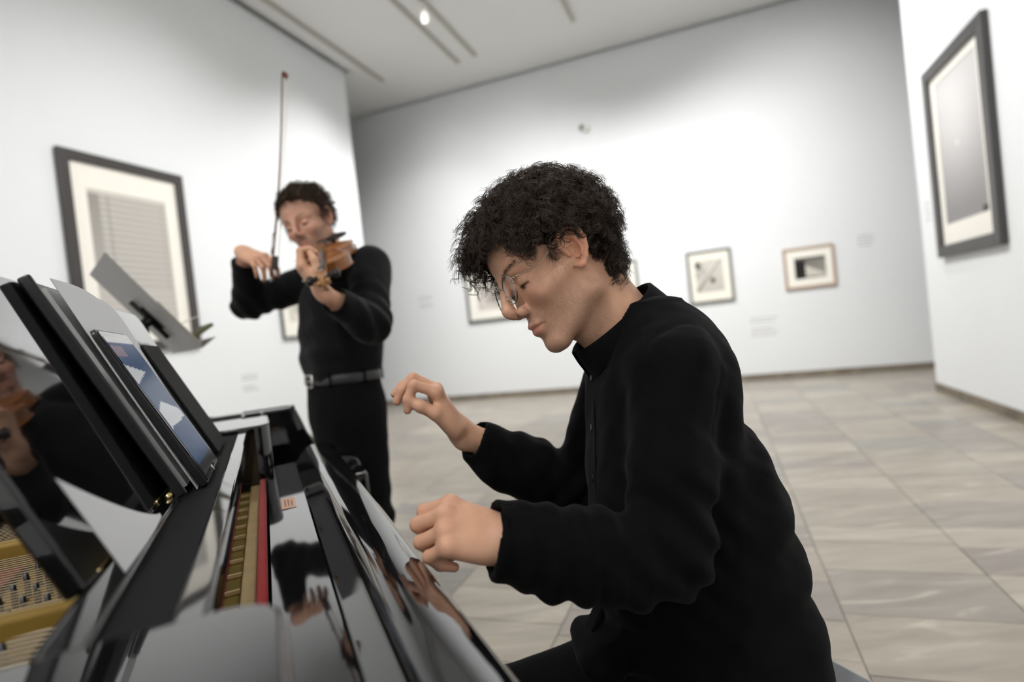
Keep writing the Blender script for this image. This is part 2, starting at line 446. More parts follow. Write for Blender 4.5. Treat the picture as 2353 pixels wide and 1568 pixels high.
def f_diag(U, V):
    v = .62-.10*(1-V); dgn = (V-.1)-(U-.05)*1.0
    v = np.where((U+V < 1.15) & (V > .45) & (dgn > .18), .48+.2*np.sin(U*25)*np.sin(V*19), v)
    v = np.where(np.abs(dgn) < .075, .22+.3*U, v); v = np.where(np.abs(dgn-.11) < .03, .8, v)
    v = np.where((U-.6)**2+(V-.36)**2 < .008, .07, v); v = np.where((U-.1)**2+(V-.86)**2 < .012, .10, v)
    return g3(v, (1, .96, .88))
def f_road(U, V):
    v = .24+.10*U-.1*V; v = np.where(U < .34, .02, v); v = np.where((U > .34) & (V < .62-(U-.36)*.75) & (V > .12), .62, v); v = np.where(V > .86, .12, v)
    return g3(v, (1, .96, .86))
def f_strip(U, V):
    v = .58+.05*np.sin(V*40)+.05*np.sin(U*9); v = np.where((U > .2) & (V < .7) & (V > .2), .36+.1*np.sin(U*30), v); return g3(v, (1, .93, .86))
def f_dim(U, V):
    v = .66+.08*np.sin(U*14+V*5); v = np.where((V > .3) & (V < .7) & (U > .4), .5, v); return g3(v, (1, .96, .86))
picture('left', 0, 1.30, 3.0, 3.16, 4.31, .085, .045, (.055, .05, .048), (.86, .83, .76), (.13, .87, .12, .86, f_blind, 90, 200),
        'large dark-framed print of window blinds on the left wall', None)
picture('left', 0, 1.31, 2.05, 5.48, 6.02, .03, .03, (.11, .11, .11), (.86, .84, .76), (.2, .8, .25, .8, f_dim, 30, 40),
        'small grey-framed picture on the left wall behind the violinist', None)
picture('right', 0, 1.355, 3.105, 5.28, 6.56, .105, .05, (.055, .053, .052), (.86, .83, .77), (.10, .90, .12, .95, f_orb, 60, 120),
        'tall black-framed pale grey print on the right wall', None)
grp = 'framed pictures on the far wall'
picture('back', 0, 1.195, 1.98, -.33, .30, .038, .03, (.16, .165, .15), (.88, .85, .75), (.14, .84, .18, .84, f_diag, 60, 70),
        'grey-framed picture with a diagonal stroke on the far wall', grp)
picture('back', 0, 1.25, 1.832, .98, 1.627, .035, .03, (.42, .30, .22), (.88, .86, .78), (.18, .86, .2, .78, f_road, 60, 50),
        'pale wood-framed landscape photo on the far wall', grp)
picture('back', 0, 1.305, 2.30, -3.98, -2.75, .05, .03, (.09, .095, .09), (.88, .86, .79), (.14, .88, .16, .86, f_strip, 60, 50),
        'large dark-framed picture behind the pianist’s glasses on the far wall', grp)
picture('back', 0, 1.19, 2.0, -1.72, -1.06, .038, .03, (.20, .20, .18), (.88, .86, .78), (.16, .84, .18, .84, f_dim, 40, 40),
        'grey-framed picture mostly hidden behind the pianist’s curly head', grp)

# wall texts: rows of small grey lettering, too far to read
M_txt = mat('vinyl_lettering', (.38, .38, .39), .7)
def wall_text(wallname, l0, l1, z0, z1, rows, label):
    c = (l0+l1)/2; zc = (z0+z1)/2; W_ = abs(l1-l0)
    if wallname == 'left': loc = room(WL, c, zc); rz = ROOM_A+math.pi/2
    elif wallname == 'right': loc = room(WR, c, zc); rz = ROOM_A-math.pi/2
    else: loc = room(c, WB, zc); rz = ROOM_A
    e = empty('wall_text', loc, rz); tag(e, label, 'wall text')
    for r in range(rows):
        if rows > 4 and r == 2: continue
        z = (z1-z0)*(.5-(r+.5)/rows); x = -W_/2; end = W_/2*(1 if r % 2 == 0 else rnd.uniform(.4, .9)); bm = bmesh.new()
        while x < end:
            wl = rnd.uniform(.018, .06); bm_box(bm, (x, -.0012, z-.007), (min(x+wl, W_/2), -.0002, z+.006)); x += wl+.012
        from_bm('text_line', bm, M_txt, e)
wall_text('left', 4.80, 5.02, .76, .96, 5, 'faint grey wall text on the left wall below the large print')
wall_text('back', -4.90, -4.62, 1.68, 1.89, 5, 'faint grey wall text on the far wall beside the violinist')
wall_text('back', .47, .83, .62, .92, 6, 'faint grey wall text below the two small pictures')
wall_text('back', 1.93, 2.12, 1.72, 1.90, 4, 'faint grey wall text at the far right corner')
wall_text('right', 6.80, 6.95, 1.74, 1.96, 4, 'faint grey wall text beside the tall picture')

# ---------------------------------------------------------------- ceiling tracks, lamps, sensor
M_rail = mat('track_metal', (.42, .40, .35), .5, .2)
M_lampw = mat('lamp_white', (.75, .74, .70), .45)
def track(a, b0, b1, label):
    e = empty('lighting_track', room(a, (b0+b1)/2, CEIL), ROOM_A); tag(e, label, 'lighting track', 'ceiling lighting tracks'); L2 = (b1-b0)/2
    box('rail', (-.022, -L2, -.04), (.022, L2, 0), M_rail, e, .003)
    box('end_cap', (-.025, L2-.0, -.043), (.025, L2+.02, 0), M_lampw, e, .003)
    box('end_cap', (-.025, -L2-.02, -.043), (.025, -L2, 0), M_lampw, e, .003)
track(-4.52, 3.6, 7.95, 'long ceiling track nearest the left wall')
track(-3.27, 4.2, 8.05, 'ceiling track left of the paired two')
track(-2.965, 4.4, 7.98, 'ceiling track that carries the lit lamp head')
track(-1.43, 5.2, 7.83, 'short ceiling track on the right')
track(-5.6, 7.6, 8.53, 'stub of ceiling track beyond the left wall’s end')
def lamp_head(a, b, ta, tb, tz, label):
    e = empty('track_spotlight', room(a, b, CEIL-.042), ROOM_A); tag(e, label, 'spotlight', 'track spotlights')
    box('adapter', (-.02, -.06, -.035), (.02, .06, 0), M_lampw, e, .004)
    tube('stem', [(0, 0, -.03), (0, 0, -.12)], .009, M_lampw, e, 10)
    P = np.array([0, 0, -.15]); t = np.array([ta-a, tb-b, tz-(CEIL-.04)]); t = t/np.linalg.norm(t)
    A = align(P, np.cross(t, [0.3, .2, 1]), t); A[:3, 3] = P-t*.08
    lathe('head', [(.03, 0), (.048, .01), (.05, .13), (.053, .16), (.045, .16), (.04, .12)], M_lampw, e, 20, A)
lamp_head(-2.965, 6.40, -4.0, 9.0, 1.6, 'white spotlight head on the ceiling track')
lamp_head(-.4, 6.7, -.1, 9.0, 1.6, 'white spotlight aimed at the small pictures, above the frame')
spot('lamp_glow', -2.95, 6.42, 5.02, -2.2, 6.9, 5.25, 5, 120, 1.0, .02)
e = empty('security_sensor', room(-1.62, WB, 4.14), ROOM_A); tag(e, 'small white wall sensor with dark eye high on the far wall', 'sensor')
lathe('housing', [(.05, 0), (.06, .02), (.055, .06), (.03, .075)], M_lampw, e, 20, align((0, -.0, 0), (1, 0, 0), (0, -1, 0)))
lathe('lens', [(.042, 0), (.040, .03), (.018, .045)], mat('sensor_eye', (.015, .015, .015), .2), e, 16, align((-.045, -.045, .02), (1, -1, 0), (-.7, -.7, -.1)))

# ================================================================== GRAND PIANO (local x towards the pianist, y along the keyboard away from the camera)
PA = math.radians(23.6)
pn = np.array([math.cos(PA), math.sin(PA), 0]); pdv = np.array([-math.sin(PA), math.cos(PA), 0])
def piano_w(n, d, z): return pn*n+pdv*d+np.array([0, 0, z])
M_gloss = mat('piano_polyester', (.006, .006, .0065), .04, coat=.6, spec=.6)
M_matte = mat('piano_satin_black', (.007, .007, .008), .7, bump=.15, bscale=900, spec=.2)
M_gold = mat('iron_plate_gold', (.30, .185, .03), .5, .15, var=.1, vscale=20)
M_brass = mat('brass', (.75, .58, .28), .25, 1.)
M_steel = mat('steel_wire', (.6, .6, .6), .3, 1.)
M_copper = mat('copper_wound', (.62, .33, .18), .35, 1.)
M_redfelt = mat('red_felt', (.50, .012, .012), .95, bump=.3, bscale=900, sheen=.3)
M_darkred = mat('bushing_felt', (.20, .035, .02), .95)
M_cream = mat('maple_rail', (.60, .44, .22), .55, var=.08, vscale=30)
M_olive = mat('gilded_rail', (.24, .17, .03), .5, .2, var=.2, vscale=30)
M_ivory = mat('key_white', (.82, .80, .74), .2)
M_ebony = mat('key_black', (.01, .01, .01), .25)
pi = empty('grand_piano', (0, 0, 0), PA)
tag(pi, 'glossy black grand piano with its music desk raised, seen along the keyboard', 'piano')
D0, D1 = .42, 1.53           # inner faces of the two key blocks
# case rim: bass side, tail, bent treble side
path = [(.07, .155), (-.5, .155), (-1.15, .16), (-1.45, .20), (-1.62, .36), (-1.66, .58), (-1.58, .82), (-1.38, .98), (-1.12, 1.10), (-.85, 1.30), (-.62, 1.60), (-.45, 1.80), (-.25, 1.885), (.07, 1.895)]
pp = spline(np.array([(a, b, 0) for a, b in path]), 90)[:, :2]
tg = np.gradient(pp, axis=0); tg /= np.linalg.norm(tg, axis=1)[:, None]; nm_ = np.stack([tg[:, 1], -tg[:, 0]], 1)
V = []; 
prof = [(-.035, .66), (-.035, .952), (-.028, .962), (.028, .962), (.035, .952), (.035, .66)]
for (x, y), (nx, ny) in zip(pp, nm_):
    for o_, z in prof: V.append((x+nx*o_, y+ny*o_, z))
K = len(prof); Fc = []
for i in range(len(pp)-1):
    for j in range(K):
        k = (j+1) % K; Fc.append((i*K+j, i*K+k, (i+1)*K+k, (i+1)*K+j))
Fc += [tuple(range(K))[::-1], tuple((len(pp)-1)*K+j for j in range(K))]
bm = bmesh.new(); vs = [bm.verts.new(v) for v in V]
for f in Fc: bm.faces.new([vs[i] for i in f])
bmesh.ops.recalc_face_normals(bm, faces=bm.faces[:])
rim = from_bm('rim', bm, M_gloss, pi, 30)
# arms with their S-curve
arm = [(-.08, .962), (.055, .962), (.072, .952), (.082, .925), (.095, .885), (.115, .845), (.14, .812), (.165, .795), (.21, .785), (.232, .775), (.24, .755), (.24, .60), (-.08, .60)]
prism('arm', arm, 1.83, 1.93, 1, M_gloss, pi, .005)
prism('arm', arm, .12, .19, 1, M_gloss, pi, .005)
box('keybed', (-.12, .19, .58), (.245, 1.83, .645), M_gloss, pi, .006)
box('key_slip', (.234, .36, .645), (.245, 1.66, .685), M_gloss, pi, .004)
# key blocks: rounded fronts, flat glossy tops
def block(y0, y1, top):
    poly = [(-.19, y0), (-.02, y0), (-.02, y1), (-.19, y1)]
    P = [(-.30, y0), (-.035, y0)]
    for t in np.linspace(-90, 90, 9): P.append((-.035+.036*math.cos(math.radians(t)), (y0+y1)/2+(y1-y0)/2*math.sin(math.radians(t))))
    P += [(-.30, y1)]
    return prism('key_block', P, .72, top, 2, M_gloss, pi, .006, 3)
def block2(y0, y1, top, rr=.03):
    P = [(-.30, y0)]
    if True:
        for cy, a0 in ((y0+rr, -90), (y1-rr, 0)):
            for t in np.linspace(a0, a0+90, 6): P.append((-.005-rr+rr*math.cos(math.radians(t)), cy+rr*math.sin(math.radians(t))))
    P += [(-.30, y1)]
    return prism('key_block', P, .70, top, 2, M_gloss, pi, .005, 3)
block2(1.535, 1.80, .955, .035)
block2(.20, .435, .955, .035)
box('cheek', (-.02, 1.66, .645), (.235, 1.83, .765), M_gloss, pi, .01, 3)
box('cheek', (-.02, .19, .645), (.235, .36, .765), M_gloss, pi, .01, 3)
# music shelf with a light-catching front moulding
box('music_shelf', (-.160, .445, .925), (-.070, 1.53, .943), M_matte, pi, .002)
box('shelf_moulding', (-.078, .44, .915), (-.054, 1.53, .9475), M_gloss, pi, .004, 4)
box('desk_rail', (-.150, .44, .941), (-.122, 1.53, .951), M_gloss, pi, .003)
# action seen through the slot
box('action_rail', (-.30, D0+.02, .70), (.0, D1, .745), M_matte, pi)
box('damper_felt', (-.112, D0+.02, .745), (-.086, 1.53, .806), M_darkred, pi, .004)
box('hammer_rail', (-.086, D0+.02, .745), (-.062, 1.53, .800), M_olive, pi, .002)
for k in range(16):
    y = .48+k*.066
    box('hammer_rail_bracket', (-.084, y, .80), (-.064, y+.006, .806), M_cream, pi, .001)
box('maple_rail', (-.062, D0+.02, .745), (-.041, 1.53, .812), M_cream, pi, .003)
box('name_board_felt', (-.041, D0+.02, .745), (-.027, 1.53, .824), M_redfelt, pi, .003)
# opened fallboard: flat back shelf, riser, rolled crown, front dropping to the keys
fb = [(-.026, .765), (-.026, .826), (-.022, .830), (.046, .832), (.052, .836), (.074, .862), (.081, .868), (.092, .8715), (.110, .871), (.130, .8665), (.143, .860), (.151, .850), (.155, .835), (.152, .722), (.135, .715), (.03, .715)]
prism('fallboard', fb, .30, 1.635, 1, M_gloss, pi, 0, sm=28)
lab = box('paper_label', (.0, 1.16, .8315), (.026, 1.245, .8323), mat('label_paper', (.62, .40, .30), .7), pi)
for k in range(3):
    box('label_line', (.006+k*.006, 1.175, .8323), (.0085+k*.006, 1.23-.012*(k == 2), .83245), mat('label_ink', (.22, .12, .09), .7), lab)
# keys
KB0 = .37; KW = (1.655-KB0)/52
wk = box('white_key', (.08, 0, .67), (.232, KW-.001, .692), M_ivory, pi, .0015)
wk.location.y = KB0
for k in range(1, 52):
    c = wk.copy(); COL.objects.link(c); c.parent = pi; c.location.y = KB0+k*KW
bk = None
for k in range(51):
    if (k % 7) in (1, 4): continue
    if bk is None:
        bk = prism('black_key', [(.09, .692), (.09, .705), (.187, .704), (.197, .692)], 0, .011, 1, M_ebony, pi, .001); c = bk
    else:
        c = bk.copy(); COL.objects.link(c); c.parent = pi
    c.location.y = KB0+(k+1)*KW-.0055
# iron plate, strings, dampers inside the rim
pl_in = [(a*.965-.01, b) for a, b in pp]
cx, cy = -.62, .95
poly = [(x+(cx-x)*.045, y+(cy-y)*.06) for x, y in pp if x < -.16]
prism('iron_plate', poly, .845, .862, 2, M_gold, pi, 0)
prism('sound_board', [(x+(cx-x)*.03, y+(cy-y)*.04) for x, y in pp if x < -.1], .78, .79, 2, mat('spruce', (.16, .09, .035), .5, var=.1, vscale=40), pi)
box('pin_block_felt', (-.40, .46, .862), (-.33, 1.66, .870), M_darkred, pi)
box('plate_bar', (-.62, .40, .862), (-.58, 1.50, .90), M_gold, pi, .006)
for y in (.42, .68, 1.0, 1.32):
    box('plate_strut', (-1.05, y, .862), (-.16, y+.024, .905), M_gold, pi, .006)
Vs = []; Fs = []
for k in range(110):
    y = .43+k*.0108; r = .0007 if k > 30 else .0014
    v, f = tube_data([(-.20, y, .885), (-1.05-.2*math.sin(k*.02), y+(.06 if k < 30 else -.01*(k > 60)), .885)], r, 4, False); b0 = len(Vs); Vs += list(v); Fs += [tuple(i+b0 for i in q) for q in f]
o = mesh('strings', Vs, Fs, mat('string_wire', (.12, .10, .07), .45, 1.), pi); o['kind'] = 'stuff'
dm = box('damper', (-.53, 0, .888), (-.44, .009, .925), M_matte, pi, .002); dm.location.y = .44
for k in range(1, 66):
    c = dm.copy(); COL.objects.link(c); c.parent = pi; c.location.y = .44+k*.0175
# tuning pins in two rows
tp = lathe('tuning_pin', [(.0034, 0), (.0034, .022), (.0026, .03)], mat('blued_pin', (.08, .08, .09), .4, 1.), pi, 8); tp.location = (-.24, .46, .862)
for k in range(1, 90):
    c = tp.copy(); COL.objects.link(c); c.parent = pi; c.location = (-.24-.025*(k % 3), .46+k*.0129, .862)
# music desk leaning back twenty degrees
dk = empty('desk_pivot'); bpy.data.objects.remove(dk)
LEAN = math.radians(23.4)
def lean_obj(o, n0, z0, lean): o.location = (n0, 0, z0); o.rotation_euler = (0, -lean, 0); return o
def rounded_rect(y0, y1, z0, z1, r, seg=6):
    P = []
    for cy, cz, a0 in ((y1-r, z1-r, 0), (y0+r, z1-r, 90)):
        for t in np.linspace(a0, a0+90, seg): P.append((cy+r*math.cos(math.radians(t)), cz+r*math.sin(math.radians(t))))
    return P+[(y0, z0), (y1, z0)]
desk = prism('music_desk', rounded_rect(.555, 1.52, 0, .325, .035), -.018, 0, 0, M_gloss, pi, .004, 3); lean_obj(desk, -.136-.0244, .951, LEAN); desk.rotation_euler[2] = math.radians(-1.4)
tube('desk_hinge', [(-.133, .62, .953), (-.133, .70, .953)], .004, M_brass, pi, 8)
tube('desk_hinge', [(-.133, .86, .953), (-.133, .93, .953)], .004, M_brass, pi, 8)
tube('desk_prop', [(-.16, .80, .95), (-.27, .80, 1.10)], .005, M_brass, pi, 8)
# legs and lyre
for (x, y) in ((.02, .26), (.02, 1.78), (-1.38, .52)):
    lg = lathe('leg', [(.035, .10), (.045, .13), (.055, .40), (.072, .50), (.075, .585), (.06, .60)], M_gloss, pi, 20); lg.location = (x, y, 0)
    cs = lathe('caster', [(.022, 0), (.03, .02), (.03, .05), (.018, .10)], M_brass, lg, 16)
for y in (.95, 1.09): tube('lyre_post', [(-.02, y, .60), (-.02, y, .14)], .018, M_gloss, pi, 12)
box('pedal_box', (-.10, .86, .08), (.06, 1.18, .15), M_gloss, pi, .008)
for y in (.92, 1.02, 1.12): box('pedal', (.05, y-.015, .075), (.17, y+.015, .088), M_brass, pi, .005)
box('belly_rail', (-.13, .19, .60), (-.10, 1.83, .72), M_matte, pi)

# ---------------------------------------------------------------- things on the music desk
def leaning(name, n0, d0, z0, lean, label, cat, group=None):
    e = empty(name, piano_w(n0, d0, z0), 0); e.rotation_euler = Matrix.Rotation(PA, 3, 'Z').to_4x4().to_3x3().__matmul__(Matrix.Rotation(-lean, 3, 'Y')).to_euler(); return tag(e, label, cat, group)
# local: x out of the front, y along the desk, z up the slope
LT = math.radians(25.8)
M_case = mat('tablet_case', (.010, .010, .011), .35)
M_glass = mat('tablet_glass', (.008, .008, .009), .08, coat=.5)
M_scr = mat('screen', rough=.25, attr='Col', emit=.22, spec=.12)  # emission brightens the reflections painted into Col
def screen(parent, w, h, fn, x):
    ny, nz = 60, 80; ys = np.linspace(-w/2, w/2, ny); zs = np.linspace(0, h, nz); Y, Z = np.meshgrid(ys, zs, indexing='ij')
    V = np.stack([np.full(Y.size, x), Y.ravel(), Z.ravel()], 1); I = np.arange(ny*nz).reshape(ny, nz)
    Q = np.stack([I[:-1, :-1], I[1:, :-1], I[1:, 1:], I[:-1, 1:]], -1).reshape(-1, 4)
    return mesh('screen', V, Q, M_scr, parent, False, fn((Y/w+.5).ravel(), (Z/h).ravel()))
def f_blue_reflect(U, V):  # blue and white reflections in the glass, painted as screen colours
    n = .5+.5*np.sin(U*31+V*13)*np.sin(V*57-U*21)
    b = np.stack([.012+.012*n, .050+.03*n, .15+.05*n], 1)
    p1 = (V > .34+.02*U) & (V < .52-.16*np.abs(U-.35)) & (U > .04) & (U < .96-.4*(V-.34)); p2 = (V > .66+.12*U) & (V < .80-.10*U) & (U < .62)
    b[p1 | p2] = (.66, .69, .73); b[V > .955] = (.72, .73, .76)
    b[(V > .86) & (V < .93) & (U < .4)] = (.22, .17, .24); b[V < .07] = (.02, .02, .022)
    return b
t1 = leaning('tablet', -.090, 1.025, .9492, LT, 'tablet in a black case with blue and white reflections painted on its screen', 'tablet')
prism('case', rounded_rect(-.095, .095, 0, .262, .012), -.013, -.002, 0, M_case, t1, .002)
prism('glass', rounded_rect(-.091, .091, .004, .258, .010), -.002, .0, 0, M_glass, t1, .0006)
s = screen(t1, .170, .238, f_blue_reflect, .0004); s.location.z = .012
lathe('home_button', [(.0055, 0), (.0055, .0006)], M_steel, t1, 20, align((.0003, 0, .0065), (0, 1, 0), (1, 0, 0)))
t2 = leaning('tablet', -.098, 1.30, .9505, math.radians(25.5), 'tablet closed in its black cover, further along the desk', 'tablet')
prism('case', rounded_rect(-.09, .09, 0, .24, .016), -.016, -.002, 0, M_case, t2, .004)
prism('cover', rounded_rect(-.090, .090, .0, .240, .014), -.002, .0025, 0, mat('cover_black', (.006, .006, .0065), .6, spec=.2), t2, .0012)
# black folder leaning behind the tablet
fo = leaning('music_folder', -.113, 1.05, .9495, math.radians(24.6), 'black music folder standing behind the tablet with painted blue reflections', 'folder')
box('cover', (-.014, -.17, 0), (-.009, .15, .335), M_case, fo, .002)
box('spine', (-.014, -.176, 0), (.001, -.168, .335), M_case, fo, .003)
box('pages', (-.009, -.120, .004), (-.004, .146, .325), mat('page_edges', (.75, .75, .74), .8), fo)
# loose white sheets, bowed
M_paper = mat('sheet_paper', (.80, .81, .83), .7)
def sheet(name, e, y0, y1, h, x0, bow, top, m=M_paper):
    ny, nz = 14, 16; V = []
    for i in range(ny):
        for j in range(nz):
            a = i/(ny-1); b = j/(nz-1); hh = h*(1-top*a*a)
            V.append((x0+bow*math.sin(math.pi*a)*b+.006*b*b, y0+(y1-y0)*a, hh*b))
    V2 = [(x-.0006, y, z) for x, y, z in V]; I = np.arange(ny*nz).reshape(ny, nz)
    Q = np.stack([I[:-1, :-1], I[1:, :-1], I[1:, 1:], I[:-1, 1:]], -1).reshape(-1, 4); Q2 = Q[:, ::-1]+ny*nz
    return mesh(name, V+V2, np.vstack([Q, Q2]), m, e, True)
s1 = leaning('sheet_music', -.102, 1.05, .9465, math.radians(25), 'white sheets standing between folder and the tablet with painted blue reflections', 'sheet music')
sheet('page', s1, -.13, .09, .338, -.004, .004, .02); sheet('page', s1, .02, .19, .330, -.0055, .006, .10)
s2 = leaning('sheet_music', -.1255, .72, .9535, math.radians(23.8), 'thin white sheet low against the bare near end of the desk', 'sheet music')  # thin white sheet, lower towards its far end
V = []; ny, nz = 16, 8
for i in range(ny):
    for j in range(nz):
        a = i/(ny-1); b = j/(nz-1); hh = .092*(1-a)**1.35+.004
        V.append((.001+.004*math.sin(math.pi*a)*(1-b), -.150+.185*a, hh*b))
V2 = [(x-.0006, y, z) for x, y, z in V]; I = np.arange(ny*nz).reshape(ny, nz); Q = np.stack([I[:-1, :-1], I[1:, :-1], I[1:, 1:], I[:-1, 1:]], -1).reshape(-1, 4)
mesh('page', V+V2, np.vstack([Q, Q[:, ::-1]+ny*nz]), M_paper, s2, True)

# ---------------------------------------------------------------- music stand of the violinist
st = empty('music_stand', (-1.22, 1.93, 0)); tag(st, 'folding black music stand with grey desk plate between piano and violinist', 'music stand')
M_stand = mat('stand_grey', (.34, .34, .33), .5); M_stk = mat('stand_black', (.008, .008, .008), .5)
SA = np.array([-1.216, 1.758, 1.495])-np.array([-1.22, 1.93, 0]); sw = np.array([-.66, .75, 0]); ss = np.array([.45, .396, -.8])/np.linalg.norm([.45, .396, -.8]); sn = np.cross(sw, ss)
if sn[2] < 0: sn = -sn
def quadbox(name, o, u, v, n, lu, lv, th, m, parent, bev=0.):
    A = np.eye(4); A[:3, 0] = u; A[:3, 1] = v; A[:3, 2] = np.cross(u, v); A[:3, 3] = o
    b = box(name, (0, 0, -th), (lu, lv, 0), m, parent, bev); b.matrix_local = Matrix(A.tolist()); return b
SWu = sw/np.linalg.norm(sw)
# v x u ordering keeps the thickness behind the reading side
pl = quadbox('desk_plate', SA, SWu, ss, sn, .467, .40, .0015, M_stand, st)
ld = quadbox('ledge', SA+ss*.40, SWu, sn, sn, .467, .055, .0015, M_stand, st)
mid = SA+SWu*.2335+ss*.24
quadbox('bracket', mid-SWu*.03-ss*.05-sn*.004, SWu, ss, sn, .06, .10, .03, M_stk, st, .004)
tube('wing_bolt', [mid-SWu*.06-sn*.02, mid+SWu*.06-sn*.02], .007, M_stk, st, 8)
tube('cross_brace', [mid-ss*.085-sn*.012, mid+ss*.085-sn*.012], .009, M_stk, st, 8)
jt = mid-sn*.045
tube('tilt_joint', [mid-sn*.01, jt, jt+np.array([0, 0, -.07])], [.018, .022, .02], M_stk, st, 12)
tube('pole', [jt+np.array([0, 0, -.03]), (jt[0], jt[1], .35)], .011, M_stk, st, 12)
tube('lower_tube', [(jt[0], jt[1], .62), (jt[0], jt[1], .10)], .015, M_stk, st, 12)
for k in range(3):
    a = k*2.094+.4; tube('leg', [(jt[0], jt[1], .36), (jt[0]+.25*math.cos(a), jt[1]+.25*math.sin(a), .012)], .008, M_stk, st, 8)
# open music book lying against the stand plate
bk_o = np.array([-1.22, 1.93, 0])+SA+SWu*.02+ss*.20+sn*.004
mb = empty('music_book', bk_o); tag(mb, 'open score resting on the music stand, page edges sticking out', 'book')
M_bookp = mat('book_paper', (.62, .57, .46), .8)
quadbox('page_block', sn*.003, SWu, ss, sn, .21, .19, .004, M_bookp, mb); quadbox('page_block', SWu*.215+sn*.003, SWu, ss, sn, .21, .19, .006, M_bookp, mb)
q = quadbox('loose_page', ss*.10+sn*.004, SWu, (ss*.25+sn*.97)/np.linalg.norm(ss*.25+sn*.97), sn, .20, .075, .0008, M_bookp, mb)
quadbox('cover', ss*.165+sn*.004, SWu, (ss*.05+sn)/np.linalg.norm(ss*.05+sn), sn, .16, .075, .012, mat('book_cover', (.12, .12, .05), .5), mb, .002)

# ================================================================== PEOPLE
def put(P, Rm, o): return P@np.asarray(Rm, float).T+np.asarray(o, float)
SKIN = np.array([.71, .40, .262])
M_skin = mat('skin', rough=.48, attr='Col', sss=.12, bump=.12, bscale=900, spec=.4, var=.06, vscale=60)

def head_sdf(jaw=1., nose=1.):
    def f(p):
        q = p.copy(); q[:, 1] = np.abs(q[:, 1])
        d = ell(p, (.0, 0, .058), (.098, .076, .080))
        d = smin(d, ell(p, (.046, 0, .050), (.054, .058, .052)), .02)
        d = smin(d, ell(q, (.040, .012, -.020), (.052, .046, .062)), .02)
        d = smin(d, ell(p, (.062, 0, -.056), (.039, .033, .034)), .016)
        d = smin(d, cap(q, (.004, .047, -.050), (.072, .015, -.092), .017*jaw, .014*jaw), .022)
        d = smin(d, cap(q, (.002, .055, -.01), (.004, .048, -.052), .013, .015), .02)
        d = smin(d, ell(p, (.079, 0, -.094), (.017, .020, .0145)), .014)
        d = smin(d, cap(q, (.070, .042, -.014), (.020, .060, -.004), .017, .011), .018)
        d = smin(d, cap(q, (.092, .010, .030), (.074, .046, .031), .0105, .0105), .012)
        # eye sockets, lids
        d = smax(d, -ell(q, (.102, .031, .012), (.017, .0175, .0115)), .012)
        d = smin(d, ell(q, (.0785, .0315, .0095), (.0138, .0145, .0132)), .003)
        d = smax(d, -cap(q, (.0945, .022, .0035), (.086, .044, .0045), .0012, .0012), .0015)
        # nose
        d = smin(d, cap(p, (.0985, 0, .029), (.1165*nose, 0, -.012), .0082, .0092), .010)
        d = smin(d, ell(p, (.1140*nose, 0, -.0180), (.0100, .0095, .0098)), .008)
        d = smin(d, ell(q, (.1015, .0115, -.0255), (.0115, .0068, .0085)), .005)
        d = smin(d, cap(p, (.100, 0, -.028), (.112*nose, 0, -.025), .0065, .006), .004)
        d = smax(d, -ell(q, (.1055, .0068, -.0315), (.0070, .0034, .0048)), .002)
        # mouth
        d = smin(d, ell(p, (.0925, 0, -.0520), (.0125, .0200, .0060)), .006)
        d = smin(d, ell(p, (.0915, 0, -.0645), (.0115, .0165, .0066)), .006)
        d = smax(d, -polycap(q, [(.106, 0, -.0580), (.099, .014, -.0578), (.088, .0245, -.0590)], [.0016, .0013, .0012]), .002)
        d = smax(d, -cap(p, (.109, 0, -.036), (.108, 0, -.047), .0024, .0028), .004)
        # ears
        e = q-np.array([.010, .071, .010], np.float32)
        E3 = np.stack([e[:, 0], e[:, 1]+e[:, 0]*.38-.004, e[:, 2]], 1).astype(np.float32)
        pl_ = ell(E3, (-.004, .0005, .001), (.0165, .0042, .0275))
        hx = [(.010, .0045, -.001), (.0135, .0045, .010), (.0115, .007, .0225), (.002, .009, .0305), (-.0105, .010, .0285), (-.0185, .010, .0175), (-.020, .009, .003), (-.0155, .0075, -.011), (-.008, .006, -.0215), (.000, .0045, -.0285), (.0065, .003, -.0245)]
        hl = polycap(E3, hx, [.003, .0032, .0033, .0033, .0033, .0033, .0033, .0034, .0046, .0060, .004], .0015)
        ah = polycap(E3, [(.001, .007, .019), (-.0085, .0075, .012), (-.0115, .0075, .001), (-.0075, .0075, -.011), (.001, .007, -.0155)], [.0028, .0034, .0036, .0034, .003], .003)
        tr = ell(E3, (.0085, .006, -.0045), (.004, .004, .0065))
        er = smin(smin(smin(pl_, hl, .0018), ah, .0018), tr, .002)
        er = smax(er, -ell(E3, (-.0005, .0080, -.0045), (.0072, .0100, .0110)), .002)
        d = smin(d, er, .004)
        return d
    return f
